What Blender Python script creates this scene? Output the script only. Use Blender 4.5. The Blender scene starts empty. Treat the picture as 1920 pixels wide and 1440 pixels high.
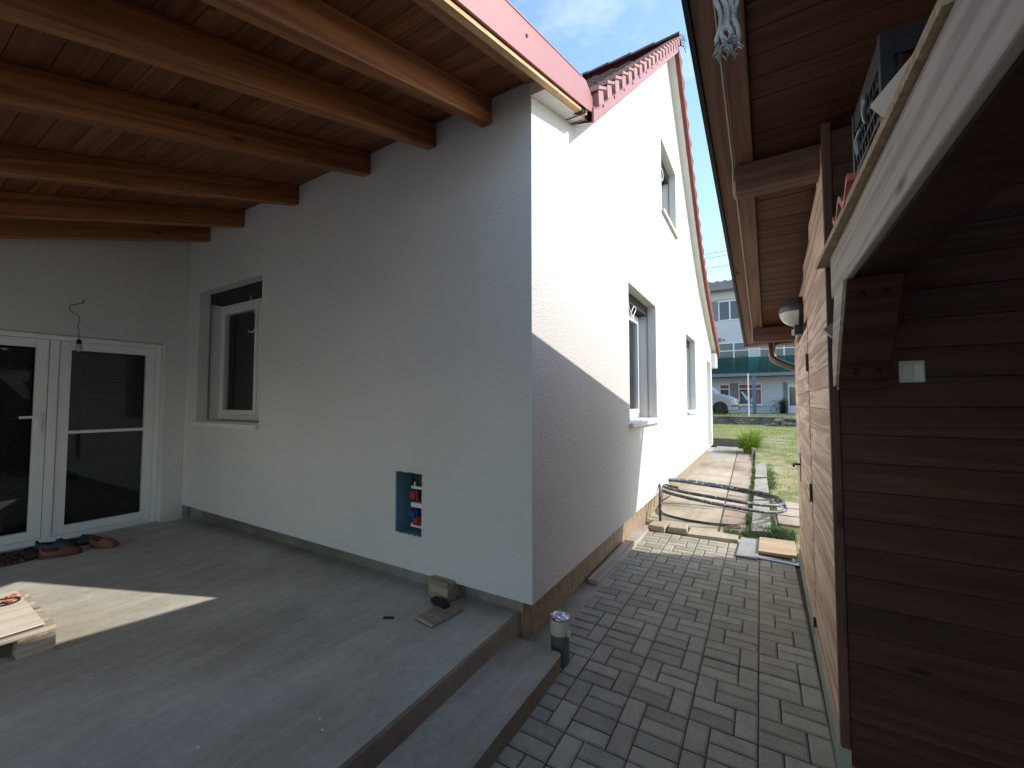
import bpy, bmesh, math, random
from mathutils import Vector, Matrix, noise
random.seed(7)
S = bpy.context.scene
C = S.collection
PI = math.pi
# ------------------------------------------------------------------ camera
F_PX, H_EYE = 775.0, 1.585
YAW, PIT = math.atan(466 / F_PX), math.atan(33 / F_PX)
fw = Vector((-math.sin(YAW) * math.cos(PIT), math.cos(YAW) * math.cos(PIT), math.sin(PIT)))
rt = Vector((math.cos(YAW), math.sin(YAW), 0))
up = rt.cross(fw)
cd = bpy.data.cameras.new('camera')
cam = bpy.data.objects.new('camera', cd); C.objects.link(cam); S.camera = cam
cd.sensor_width = 36; cd.lens = F_PX / 1920 * 36; cd.clip_start = 0.02; cd.clip_end = 2000
cam.matrix_world = Matrix(((rt.x, up.x, -fw.x, 0), (rt.y, up.y, -fw.y, 0), (rt.z, up.z, -fw.z, H_EYE), (0, 0, 0, 1)))
# ------------------------------------------------------------------ light
SUN = Vector((1, .388, .87)).normalized()
sl = bpy.data.lights.new('sun', 'SUN'); sun = bpy.data.objects.new('sun', sl); C.objects.link(sun)
sl.energy = 2.0; sl.angle = math.radians(.53); sl.color = (1, .95, .87)
sun.rotation_euler = SUN.to_track_quat('Z', 'Y').to_euler()
W = bpy.data.worlds.new('World'); S.world = W; W.use_nodes = True
wn, wl = W.node_tree.nodes, W.node_tree.links
bg = wn['Background']
sky = wn.new('ShaderNodeTexSky'); sky.sky_type = 'NISHITA'; sky.sun_disc = False
sky.sun_elevation = math.asin(SUN.z); sky.sun_rotation = math.atan2(SUN.x, SUN.y)
sky.air_density = 1.35; sky.dust_density = .7; sky.ozone_density = 3.0
tc = wn.new('ShaderNodeTexCoord'); mp = wn.new('ShaderNodeMapping'); mp.inputs['Scale'].default_value = (1.6, 1.6, 4.2)
nz = wn.new('ShaderNodeTexNoise'); nz.inputs['Scale'].default_value = 2.3; nz.inputs['Detail'].default_value = 7; nz.inputs['Roughness'].default_value = .58
cr = wn.new('ShaderNodeValToRGB'); cr.color_ramp.elements[0].position = .54; cr.color_ramp.elements[1].position = .95
cr.color_ramp.elements[0].color = (0, 0, 0, 1); cr.color_ramp.elements[1].color = (.85, .85, .85, 1)
mx = wn.new('ShaderNodeMixRGB'); mx.inputs[2].default_value = (4.0, 4.3, 4.9, 1)
wl.new(tc.outputs['Generated'], mp.inputs[0]); wl.new(mp.outputs[0], nz.inputs[0]); wl.new(nz.outputs[0], cr.inputs[0])
wl.new(cr.outputs[0], mx.inputs[0]); wl.new(sky.outputs[0], mx.inputs[1]); wl.new(mx.outputs[0], bg.inputs[0])
bg.inputs[1].default_value = .15
S.view_settings.view_transform = 'Standard'; S.view_settings.look = 'None'
S.view_settings.exposure = 1.2; S.view_settings.gamma = 1
S.render.engine = 'CYCLES'
try:
    S.cycles.max_bounces = 12; S.cycles.diffuse_bounces = 6; S.cycles.caustics_reflective = False; S.cycles.caustics_refractive = False
except Exception: pass

# ------------------------------------------------------------------ materials
def mat(name):
    m = bpy.data.materials.new(name); m.use_nodes = True
    n, l = m.node_tree.nodes, m.node_tree.links
    return m, n, l, n['Principled BSDF']
def ramp(n, stops):
    r = n.new('ShaderNodeValToRGB'); e = r.color_ramp.elements
    while len(e) < len(stops): e.new(.5)
    for i, (p, c) in enumerate(stops):
        e[i].position = p; e[i].color = (*c, 1) if len(c) == 3 else c
    return r
def coord(n, l, scale=(1, 1, 1), rot=(0, 0, 0)):
    t = n.new('ShaderNodeTexCoord'); m = n.new('ShaderNodeMapping')
    m.inputs['Scale'].default_value = scale; m.inputs['Rotation'].default_value = rot
    l.new(t.outputs['Object'], m.inputs[0]); return m
def nse(n, l, vec, scale, detail=4, rough=.55, dist=0):
    t = n.new('ShaderNodeTexNoise'); t.inputs['Scale'].default_value = scale; t.inputs['Detail'].default_value = detail
    t.inputs['Roughness'].default_value = rough; t.inputs['Distortion'].default_value = dist
    l.new(vec.outputs[0], t.inputs['Vector']); return t
def mixc(n, l, fac, a, b, mode='MIX'):
    m = n.new('ShaderNodeMixRGB'); m.blend_type = mode
    for i, v in ((0, fac), (1, a), (2, b)):
        if hasattr(v, 'outputs'): l.new(v.outputs[0], m.inputs[i])
        elif isinstance(v, (int, float)): m.inputs[i].default_value = v
        else: m.inputs[i].default_value = (*v, 1)
    return m
def bump(n, l, h, strength, dist, bs, prev=None):
    b = n.new('ShaderNodeBump'); b.inputs['Strength'].default_value = strength; b.inputs['Distance'].default_value = dist
    l.new(h.outputs[0], b.inputs['Height'])
    if prev: l.new(prev.outputs[0], b.inputs['Normal'])
    l.new(b.outputs[0], bs.inputs['Normal']); return b
def island(n): g = n.new('ShaderNodeNewGeometry'); return g.outputs['Random Per Island']

def plain(name, col, rough=.6, metal=0, var=.12, vs=6, bs=0, spec=.4):
    m, n, l, p = mat(name); v = coord(n, l); t = nse(n, l, v, vs, 5)
    r = ramp(n, [(.3, tuple(c * (1 - var) for c in col)), (.7, tuple(min(1, c * (1 + var)) for c in col))])
    l.new(t.outputs[0], r.inputs[0]); l.new(r.outputs[0], p.inputs['Base Color'])
    p.inputs['Roughness'].default_value = rough; p.inputs['Metallic'].default_value = metal
    p.inputs['Specular IOR Level'].default_value = spec
    if bs: bump(n, l, nse(n, l, v, bs, 3), .35, .004, p)
    return m

def wood(name, dark, lite, axis='Y', rough=.62, ring=26, knots=True, isl=.25, bstr=.25, spec=.35, tilt=0, fine_=.62):
    """grain runs along axis"""
    m, n, l, p = mat(name)
    t = n.new('ShaderNodeTexCoord'); mp_ = n.new('ShaderNodeMapping')
    sc = {'X': (.5, 10, 10), 'Y': (10, .5, 10), 'Z': (10, 10, .5)}[axis]
    off = n.new('ShaderNodeVectorMath'); off.operation = 'ADD'
    comb = n.new('ShaderNodeCombineXYZ'); mu = n.new('ShaderNodeMath'); mu.operation = 'MULTIPLY'; mu.inputs[1].default_value = 7.3
    ri = island(n); l.new(ri, mu.inputs[0])
    for i in range(3): l.new(mu.outputs[0], comb.inputs[i])
    tm = n.new('ShaderNodeMapping'); tm.inputs['Rotation'].default_value = (-math.atan(tilt), 0, 0); l.new(t.outputs['Object'], tm.inputs[0])
    l.new(tm.outputs[0], off.inputs[0]); l.new(comb.outputs[0], off.inputs[1])
    mp_.inputs['Scale'].default_value = sc; l.new(off.outputs[0], mp_.inputs[0])
    warp = nse(n, l, mp_, .9, 3, .5, .6)
    fine = nse(n, l, mp_, 14, 5, .65)
    w = n.new('ShaderNodeMath'); w.operation = 'MULTIPLY'; w.inputs[1].default_value = ring; l.new(warp.outputs[0], w.inputs[0])
    si = n.new('ShaderNodeMath'); si.operation = 'SINE'; l.new(w.outputs[0], si.inputs[0])
    mr = n.new('ShaderNodeMapRange'); mr.inputs[1].default_value = -1; mr.inputs[2].default_value = 1; l.new(si.outputs[0], mr.inputs[0])
    mixf = mixc(n, l, fine_, mr, fine)
    r = ramp(n, [(.22, dark), (.76, lite)]); l.new(mixf.outputs[0], r.inputs[0])
    col = r
    if isl:
        hs = n.new('ShaderNodeHueSaturation'); a = n.new('ShaderNodeMapRange'); a.inputs[3].default_value = 1 - isl; a.inputs[4].default_value = 1 + isl
        l.new(ri, a.inputs[0]); l.new(a.outputs[0], hs.inputs['Value']); l.new(r.outputs[0], hs.inputs['Color']); col = hs
    if knots:
        vo = n.new('ShaderNodeTexVoronoi'); vo.inputs['Scale'].default_value = 1
        km = n.new('ShaderNodeMapping'); km.inputs['Scale'].default_value = {'X': (2.2, 7, 7), 'Y': (7, 2.2, 7), 'Z': (7, 7, 2.2)}[axis]
        l.new(off.outputs[0], km.inputs[0]); l.new(km.outputs[0], vo.inputs['Vector'])
        kr = ramp(n, [(.05, (0, 0, 0)), (.13, (1, 1, 1))]); l.new(vo.outputs['Distance'], kr.inputs[0])
        col = mixc(n, l, kr, tuple(c * .35 for c in dark), col)
    l.new(col.outputs[0], p.inputs['Base Color'])
    p.inputs['Roughness'].default_value = rough; p.inputs['Specular IOR Level'].default_value = spec
    bump(n, l, mixf, bstr, .003, p)
    return m

def stucco(name, col, big=1.0):
    m, n, l, p = mat(name); v = coord(n, l, (1, 1, 1), (.61, .43, .77))
    vo = n.new('ShaderNodeTexVoronoi'); vo.feature = 'SMOOTH_F1'; vo.inputs['Scale'].default_value = 80; l.new(v.outputs[0], vo.inputs['Vector'])
    a = nse(n, l, v, 62, 3, .6, .6)
    hmix = mixc(n, l, .5, vo, a)
    st = nse(n, l, v, 1.1, 5, .6); st2 = nse(n, l, v, 170, 2, .6)
    r = ramp(n, [(.3, tuple(c * .93 for c in col)), (.65, col)]); l.new(st.outputs[0], r.inputs[0])
    r2 = ramp(n, [(.34, (.90, .90, .90)), (.5, (1, 1, 1))]); l.new(st2.outputs[0], r2.inputs[0])
    c = mixc(n, l, 1.0, r, r2, 'MULTIPLY'); l.new(c.outputs[0], p.inputs['Base Color'])
    p.inputs['Roughness'].default_value = .93; p.inputs['Specular IOR Level'].default_value = .15
    bump(n, l, hmix, .85 * big, .008, p)
    return m

def concrete(name, c0, c1, stain=(.5, .47, .42), rough=.88, sc=1.0):
    m, n, l, p = mat(name); v = coord(n, l)
    a = nse(n, l, v, 1.3 * sc, 8, .62, .3); b = nse(n, l, v, 26 * sc, 6, .7); d = nse(n, l, v, .6 * sc, 4, .5)
    r = ramp(n, [(.32, c0), (.68, c1)]); l.new(a.outputs[0], r.inputs[0])
    rb = ramp(n, [(.33, (.86, .86, .86)), (.62, (1.02, 1.02, 1.02))]); l.new(b.outputs[0], rb.inputs[0])
    c = mixc(n, l, 1.0, r, rb, 'MULTIPLY')
    sr = ramp(n, [(.5, (0, 0, 0)), (.66, (.8, .8, .8))]); l.new(d.outputs[0], sr.inputs[0])
    tint = mixc(n, l, 1.0, c, stain, 'MULTIPLY'); c2 = mixc(n, l, sr, c, tint)
    sv = coord(n, l, (2.2, .45, 1), (0, 0, .55)); sk = nse(n, l, sv, 3.2 * sc, 7, .68, .5); skr = ramp(n, [(.38, (.88, .87, .85)), (.60, (1.04, 1.04, 1.04))]); l.new(sk.outputs[0], skr.inputs[0])
    c2 = mixc(n, l, 1.0, c2, skr, 'MULTIPLY')
    # specks of plaster
    vo = n.new('ShaderNodeTexVoronoi'); vo.inputs['Scale'].default_value = 11 * sc; l.new(v.outputs[0], vo.inputs['Vector'])
    vr = ramp(n, [(.04, (.8, .8, .8)), (.075, (0, 0, 0))]); l.new(vo.outputs['Distance'], vr.inputs[0])
    msk = nse(n, l, v, 3.1, 2); mk = ramp(n, [(.55, (0, 0, 0)), (.6, (1, 1, 1))]); l.new(msk.outputs[0], mk.inputs[0])
    vm = mixc(n, l, 1.0, vr, mk, 'MULTIPLY')
    c3 = mixc(n, l, vm, c2, tuple(min(1, x * 1.7) for x in c1)); l.new(c3.outputs[0], p.inputs['Base Color'])
    p.inputs['Roughness'].default_value = rough; p.inputs['Specular IOR Level'].default_value = .25
    b1 = bump(n, l, b, .3, .003, p); b2 = nse(n, l, v, 160, 2, .7); bump(n, l, b2, .35, .002, p, b1)
    return m

def glass(name, tint=(.75, .8, .8), refl=.9):
    m, n, l, p = mat(name); n.remove(p)
    tr = n.new('ShaderNodeBsdfTransparent'); tr.inputs[0].default_value = (*tint, 1)
    gl = n.new('ShaderNodeBsdfGlossy'); gl.inputs['Roughness'].default_value = .02; gl.inputs[0].default_value = (refl, refl, refl, 1)
    ge = n.new('ShaderNodeNewGeometry'); dt = n.new('ShaderNodeVectorMath'); dt.operation = 'DOT_PRODUCT'; l.new(ge.outputs['Incoming'], dt.inputs[0]); l.new(ge.outputs['Normal'], dt.inputs[1])
    def M(op, a, b=None):
        q = n.new('ShaderNodeMath'); q.operation = op
        for i, v in enumerate((a, b)):
            if v is None: continue
            if isinstance(v, (int, float)): q.inputs[i].default_value = v
            else: l.new(v, q.inputs[i])
        return q.outputs[0]
    f5 = M('POWER', M('SUBTRACT', 1.0, M('ABSOLUTE', dt.outputs['Value'])), 5.0); frv = M('ADD', M('MULTIPLY', f5, .93), .07)
    mixs = n.new('ShaderNodeMixShader'); l.new(frv, mixs.inputs[0]); l.new(tr.outputs[0], mixs.inputs[1]); l.new(gl.outputs[0], mixs.inputs[2])
    l.new(mixs.outputs[0], n['Material Output'].inputs[0]); return m

def paver_mat():
    m, n, l, p = mat('paver_concrete'); v = coord(n, l)
    ri = island(n); base = ramp(n, [(0, (.335, .31, .245)), (.5, (.385, .357, .285)), (1, (.44, .41, .33))]); l.new(ri, base.inputs[0])
    a = nse(n, l, v, 7, 6, .6); ra = ramp(n, [(.3, (.82, .82, .82)), (.7, (1.08, 1.08, 1.06))]); l.new(a.outputs[0], ra.inputs[0])
    b = nse(n, l, v, 150, 3, .75); rb = ramp(n, [(.35, (.72, .72, .72)), (.6, (1.1, 1.1, 1.1))]); l.new(b.outputs[0], rb.inputs[0])
    c = mixc(n, l, 1, base, ra, 'MULTIPLY'); c = mixc(n, l, 1, c, rb, 'MULTIPLY')
    l.new(c.outputs[0], p.inputs['Base Color']); p.inputs['Roughness'].default_value = .9; p.inputs['Specular IOR Level'].default_value = .25
    bump(n, l, b, .5, .002, p); return m
def lawn_mat():
    m, n, l, p = mat('lawn_soil'); v = coord(n, l); a = nse(n, l, v, 1.4, 8, .7)
    r = ramp(n, [(.36, (.13, .18, .04)), (.47, (.22, .24, .07)), (.56, (.40, .33, .17)), (.72, (.50, .40, .25))]); l.new(a.outputs[0], r.inputs[0])
    b = nse(n, l, v, 40, 4, .7); rb = ramp(n, [(.3, (.6, .6, .6)), (.7, (1.15, 1.15, 1.15))]); l.new(b.outputs[0], rb.inputs[0])
    c = mixc(n, l, 1, r, rb, 'MULTIPLY'); l.new(c.outputs[0], p.inputs['Base Color']); p.inputs['Roughness'].default_value = .95
    bump(n, l, b, .8, .03, p); return m
def leaf_mat(name, a, b):
    m, n, l, p = mat(name); r = ramp(n, [(0, a), (1, b)]); l.new(island(n), r.inputs[0]); l.new(r.outputs[0], p.inputs['Base Color'])
    p.inputs['Roughness'].default_value = .55
    try: p.inputs['Subsurface Weight'].default_value = 0
    except Exception: pass
    tl = n.new('ShaderNodeBsdfTranslucent'); l.new(r.outputs[0], tl.inputs[0]); ms = n.new('ShaderNodeMixShader'); ms.inputs[0].default_value = .35
    l.new(p.outputs[0], ms.inputs[1]); l.new(tl.outputs[0], ms.inputs[2]); l.new(ms.outputs[0], n['Material Output'].inputs[0]); return m
def plinth_mat(name, c0, c1):
    m, n, l, p = mat(name); v = coord(n, l, (1, 1, .45)); a = nse(n, l, v, 9, 6, .7, 1.5)
    r = ramp(n, [(.35, c0), (.55, c1), (.75, tuple(x * .6 for x in c0))]); l.new(a.outputs[0], r.inputs[0]); l.new(r.outputs[0], p.inputs['Base Color'])
    p.inputs['Roughness'].default_value = .9
    w = n.new('ShaderNodeTexWave'); w.inputs['Scale'].default_value = 3.1; w.inputs['Distortion'].default_value = 9; w.inputs['Detail'].default_value = 4; w.inputs['Detail Scale'].default_value = 1.6
    v2 = coord(n, l, (1, 1, .35), (.5, 0, 0)); l.new(v2.outputs[0], w.inputs[0])
    bump(n, l, w, .7, .012, p, None); return m

MT = dict(
    stucco=stucco('white_render', (.72, .70, .66)),
    soffit_white=plain('white_trim', (.78, .765, .73), .8, var=.03),
    plinth=plinth_mat('plinth_coating', (.24, .17, .11), (.36, .28, .19)),
    plinth2=concrete('plinth_concrete', (.22, .21, .18), (.34, .325, .28), (.45, .36, .25)),
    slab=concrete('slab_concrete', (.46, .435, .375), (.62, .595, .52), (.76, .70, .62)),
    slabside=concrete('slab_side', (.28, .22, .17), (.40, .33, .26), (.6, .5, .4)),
    stepc=concrete('step_concrete', (.36, .32, .26), (.48, .44, .365), (.7, .64, .55), sc=1.6),
    path=concrete('path_concrete', (.40, .33, .235), (.54, .47, .36), (.72, .68, .62)),
    kerb=concrete('kerb_concrete', (.33, .31, .26), (.46, .43, .37), (.6, .58, .5), sc=2),
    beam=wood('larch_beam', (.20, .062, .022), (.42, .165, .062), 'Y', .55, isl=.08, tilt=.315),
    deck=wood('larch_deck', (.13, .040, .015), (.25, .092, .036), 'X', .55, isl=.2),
    pine=wood('pale_pine', (.55, .30, .13), (.72, .45, .22), 'Y', .6, knots=False),
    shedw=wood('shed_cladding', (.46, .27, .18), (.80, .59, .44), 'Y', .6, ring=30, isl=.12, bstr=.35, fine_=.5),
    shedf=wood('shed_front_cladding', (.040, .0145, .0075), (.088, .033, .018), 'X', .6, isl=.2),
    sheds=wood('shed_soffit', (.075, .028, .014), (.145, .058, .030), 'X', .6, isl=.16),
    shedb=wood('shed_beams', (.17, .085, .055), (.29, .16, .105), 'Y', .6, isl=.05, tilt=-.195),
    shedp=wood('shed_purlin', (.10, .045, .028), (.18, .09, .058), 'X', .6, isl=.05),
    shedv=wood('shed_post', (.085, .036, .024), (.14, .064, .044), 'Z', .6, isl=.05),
    grey=wood('weathered_and_lit_wood', (.34, .28, .215), (.57, .495, .405), 'Y', .75, ring=30, isl=.1),
    greyx=wood('weathered_wood_cross', (.26, .20, .14), (.45, .36, .26), 'X', .75, ring=30, isl=.15),
    osb=plain('chip_board', (.42, .31, .19), .8, var=.35, vs=55, bs=80),
    pink=plain('red_metal', (.42, .165, .145), .42, var=.05, vs=3, bs=300),
    tile=plain('red_clay_tile', (.20, .055, .04), .7, var=.2, vs=9, bs=60),
    tilebrown=plain('brown_tile', (.11, .055, .045), .6, var=.25, vs=9),
    tileedge=plain('tile_edge', (.40, .19, .155), .55, var=.18, vs=7),
    pvc=plain('white_pvc', (.80, .80, .78), .32, var=.02, vs=2, spec=.5),
    alu=plain('grey_aluminium', (.30, .31, .32), .4, .6, var=.05),
    dark=plain('dark_void', (.035, .033, .03), .9),
    gutter=plain('brown_metal', (.19, .13, .10), .35, .55, var=.1),
    black=plain('black_plastic', (.018, .018, .02), .38, var=.2),
    blackm=plain('black_iron', (.02, .02, .022), .5, .3),
    glass=glass('window_glass'), farglass=plain('far_glass', (.05, .06, .075), .06, var=.2, vs=.8, spec=.8),
    room=plain('room_dark', (.025, .022, .018), .9), blind=plain('blind_slat', (.11, .115, .11), .5),
    paver=paver_mat(), sand=concrete('joint_sand', (.045, .04, .03), (.085, .075, .055)),
    lawn=lawn_mat(), grass=leaf_mat('grass_blade', (.16, .24, .025), (.50, .52, .09)), darkgrass=leaf_mat('dark_grass_blade', (.03, .075, .012), (.10, .17, .035)),
    lily=leaf_mat('long_leaf', (.14, .25, .02), (.40, .50, .08)),
    asphalt=plain('asphalt', (.14, .135, .13), .9, var=.15, vs=4),
    earth=plain('earth', (.50, .46, .39), .95, var=.25, vs=3, bs=20),
)
# ------------------------------------------------------------------ mesh helpers
class MB:
    def __init__(s): s.v = []; s.f = []; s.m = []; s.cur = 0
    def quad(s, *p):
        b = len(s.v); s.v += [tuple(q) for q in p]; s.f.append(tuple(range(b, b + len(p)))); s.m.append(s.cur); return s
    def hexa(s, p):   # 8 points: bottom ring 0-3, top ring 4-7
        b = len(s.v); s.v += [tuple(q) for q in p]
        for f in ((3, 2, 1, 0), (4, 5, 6, 7), (0, 1, 5, 4), (1, 2, 6, 5), (2, 3, 7, 6), (3, 0, 4, 7)):
            s.f.append(tuple(b + i for i in f)); s.m.append(s.cur)
        return s
    def box(s, x0, x1, y0, y1, z0, z1):
        if x0 > x1: x0, x1 = x1, x0
        if y0 > y1: y0, y1 = y1, y0
        if z0 > z1: z0, z1 = z1, z0
        return s.hexa([(x0, y0, z0), (x1, y0, z0), (x1, y1, z0), (x0, y1, z0), (x0, y0, z1), (x1, y0, z1), (x1, y1, z1), (x0, y1, z1)])
    def sbox(s, x0, x1, y0, y1, zb, zt):   # z as functions of y
        return s.hexa([(x0, y0, zb(y0)), (x1, y0, zb(y0)), (x1, y1, zb(y1)), (x0, y1, zb(y1)), (x0, y0, zt(y0)), (x1, y0, zt(y0)), (x1, y1, zt(y1)), (x0, y1, zt(y1))])
    def obox(s, c, sx, sy, sz, rz=0, rx=0, ry=0):
        R = Matrix.Rotation(rz, 3, 'Z') @ Matrix.Rotation(ry, 3, 'Y') @ Matrix.Rotation(rx, 3, 'X'); c = Vector(c)
        q = [(-1, -1, -1), (1, -1, -1), (1, 1, -1), (-1, 1, -1), (-1, -1, 1), (1, -1, 1), (1, 1, 1), (-1, 1, 1)]
        return s.hexa([c + R @ Vector((a * sx / 2, b * sy / 2, d * sz / 2)) for a, b, d in q])
    def prism(s, poly, axis, a, b):
        n = len(poly); k = len(s.v)
        def P(u, v, t): return {'X': (t, u, v), 'Y': (u, t, v), 'Z': (u, v, t)}[axis]
        s.v += [P(u, v, a) for u, v in poly] + [P(u, v, b) for u, v in poly]
        s.f.append(tuple(range(k, k + n))); s.f.append(tuple(range(k + 2 * n - 1, k + n - 1, -1))); s.m += [s.cur] * 2
        for i in range(n):
            j = (i + 1) % n; s.f.append((k + i, k + n + i, k + n + j, k + j)); s.m.append(s.cur)
        return s
    def tube(s, pts, r, n=8, caps=True):
        pts = [Vector(p) for p in pts]; k = len(s.v); rs = r if isinstance(r, (list, tuple)) else [r] * len(pts)
        prev = None
        for i, p in enumerate(pts):
            t = (pts[min(i + 1, len(pts) - 1)] - pts[max(i - 1, 0)]).normalized()
            a = prev - t * prev.dot(t) if prev is not None else (Vector((0, 0, 1)).cross(t) if abs(t.z) < .9 else Vector((1, 0, 0)).cross(t))
            if a.length < 1e-6: a = Vector((1, 0, 0))
            a.normalize(); prev = a; b = t.cross(a)
            for j in range(n):
                w = 2 * PI * j / n; s.v.append(tuple(p + (a * math.cos(w) + b * math.sin(w)) * rs[i]))
        for i in range(len(pts) - 1):
            for j in range(n):
                s.f.append((k + i * n + j, k + i * n + (j + 1) % n, k + (i + 1) * n + (j + 1) % n, k + (i + 1) * n + j)); s.m.append(s.cur)
        if caps:
            s.f.append(tuple(k + j for j in reversed(range(n)))); s.f.append(tuple(k + (len(pts) - 1) * n + j for j in range(n))); s.m += [s.cur] * 2
        return s
    def build(s, name, mats, parent=None, smooth=False, bevel=0, org=None):
        me = bpy.data.meshes.new(name)
        o = bpy.data.objects.new(name, me)
        off = Vector(org) if org else Vector((0, 0, 0))
        me.from_pydata([tuple(Vector(v) - off) for v in s.v], [], s.f)
        if not isinstance(mats, (list, tuple)): mats = [mats]
        for m in mats: me.materials.append(m)
        for i, p in enumerate(me.polygons): p.material_index = s.m[i]; p.use_smooth = smooth
        bm = bmesh.new(); bm.from_mesh(me); bmesh.ops.recalc_face_normals(bm, faces=bm.faces); bm.to_mesh(me); bm.free()
        C.objects.link(o); o.location = off
        if parent: o.parent = parent; o.location = off
        if bevel:
            b = o.modifiers.new('bevel', 'BEVEL'); b.width = bevel; b.segments = 2; b.limit_method = 'ANGLE'; b.angle_limit = .6
            for p in me.polygons: p.use_smooth = False
        return o
def tag(o, label=None, cat=None, group=None, kind=None):
    for k, v in (('label', label), ('category', cat), ('group', group), ('kind', kind)):
        if v: o[k] = v
    return o
def empty(name, label, cat, loc=(0, 0, 0), rz=0, group=None):
    o = bpy.data.objects.new(name, None); C.objects.link(o); o.location = loc; o.rotation_euler = (0, 0, rz); o.empty_display_size = .1
    return tag(o, label, cat, group)
def holed(mb, fix, axis, us, zb, ztop, holes, depth, inward):
    """sheet wall on plane axis=fix, spanning u breakpoints, rectangular holes (u0,u1,z0,z1) with reveals"""
    def P(u, z, d=0): return (fix + inward * d, u, z) if axis == 'X' else (u, fix + inward * d, z)
    br = sorted(set(list(us) + [h[0] for h in holes] + [h[1] for h in holes]))
    for a, b in zip(br, br[1:]):
        hs = sorted([h for h in holes if h[0] <= a + 1e-6 and h[1] >= b - 1e-6], key=lambda h: h[2])
        z = zb
        for h in hs:
            mb.quad(P(a, z), P(b, z), P(b, h[2]), P(a, h[2])); z = h[3]
        mb.quad(P(a, z), P(b, z), P(b, ztop(b)), P(a, ztop(a)))
    for u0, u1, z0, z1 in holes:
        mb.quad(P(u0, z0), P(u0, z1), P(u0, z1, depth), P(u0, z0, depth)); mb.quad(P(u1, z0), P(u1, z1), P(u1, z1, depth), P(u1, z0, depth))
        mb.quad(P(u0, z1), P(u1, z1), P(u1, z1, depth), P(u0, z1, depth)); mb.quad(P(u0, z0), P(u1, z0), P(u1, z0, depth), P(u0, z0, depth))
def lerp(a, b, t): return a + (b - a) * t
def spline(pts, n=10):
    pts = [Vector(p) for p in pts]; P = [pts[0]] + pts + [pts[-1]]; out = []
    for i in range(1, len(P) - 2):
        for k in range(n):
            t = k / n; a, b, c, d = P[i - 1:i + 3]
            out.append(.5 * ((2 * b) + (c - a) * t + (2 * a - 5 * b + 4 * c - d) * t * t + (3 * b - a - 3 * c + d) * t ** 3))
    out.append(pts[-1]); return out

# ------------------------------------------------------------------ setting
WX, WY, WZ = -1.215, 2.26, .35        # faces and lower edge of the render
BX = -5.98                             # wall with the sliding door
def slabz(x): return .24 - .011 * (-1.35 - x)
g = MB()
g.quad((-400, -400, -.03), (400, -400, -.03), (400, 27.3, -.03), (-400, 27.3, -.03))
tag(g.build('ground', MT['earth']), kind='structure')
g = MB(); g.box(-300, 300, 27.25, 500, -.2, .75)
tag(g.build('road', MT['asphalt']), kind='structure')
# bedding under the pavers
g = MB(); g.box(-1.345, .30, -3.2, 5.32, -.2, -.008)
tag(g.build('joint_sand', MT['sand']), kind='structure')
# pavers: pairs lying across, one standing, mirrored row by row
pv = MB(); random.seed(3)
def paver(x0, x1, y0, y1):
    if (x0 + x1) / 2 < -1.235 or (x0 + x1) / 2 > .30: return
    x0 = max(x0, -1.225); x1 = min(x1, .29)
    if x1 - x0 < .02: return
    gp = .0032; dz = random.uniform(-.0016, .0016) ; b = .009
    x0 += gp; x1 -= gp; y0 += gp; y1 -= gp; t = dz; k = len(pv.v)
    tx, ty = random.uniform(-.001, .001), random.uniform(-.001, .001)
    pv.v += [(x0, y0, -.03), (x1, y0, -.03), (x1, y1, -.03), (x0, y1, -.03),
             (x0, y0, t - .007), (x1, y0, t - .007 + tx), (x1, y1, t - .007 + tx + ty), (x0, y1, t - .007 + ty),
             (x0 + b, y0 + b, t), (x1 - b, y0 + b, t + tx), (x1 - b, y1 - b, t + tx + ty), (x0 + b, y1 - b, t + ty)]
    for f in ((0, 1, 5, 4), (1, 2, 6, 5), (2, 3, 7, 6), (3, 0, 4, 7), (4, 5, 9, 8), (5, 6, 10, 9), (6, 7, 11, 10), (7, 4, 8, 11), (8, 9, 10, 11)):
        pv.f.append(tuple(k + i for i in f)); pv.m.append(0)
row = 0; y = 2.90
while y < 5.15:
    for c in range(-5, 2):
        x = -.045 + .3 * c
        top = y + .2
        if (row % 2) == 0:
            paver(x, x + .2, y, y + .1); paver(x, x + .2, y + .1, y + .2); paver(x + .2, x + .3, y, y + .2)
        else:
            paver(x, x + .1, y, y + .2); paver(x + .1, x + .3, y, y + .1); paver(x + .1, x + .3, y + .1, y + .2)
    y += .2; row += 1
y = 2.892; row = 1
while y > -3:
    sh = 0 if y > 2.1 else (.1 if y > 1.2 else -.06)
    y0 = y - .2
    for c in range(-6, 3):
        x = -.045 + .3 * c + sh
        if row % 2 == 0:
            paver(x, x + .1, y0, y0 + .2); paver(x + .1, x + .3, y0, y0 + .1); paver(x + .1, x + .3, y0 + .1, y0 + .2)
        else:
            paver(x, x + .2, y0, y0 + .1); paver(x, x + .2, y0 + .1, y0 + .2); paver(x + .2, x + .3, y0, y0 + .2)
    y -= .2; row += 1
tag(pv.build('pavement', MT['paver']), kind='structure')
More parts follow.
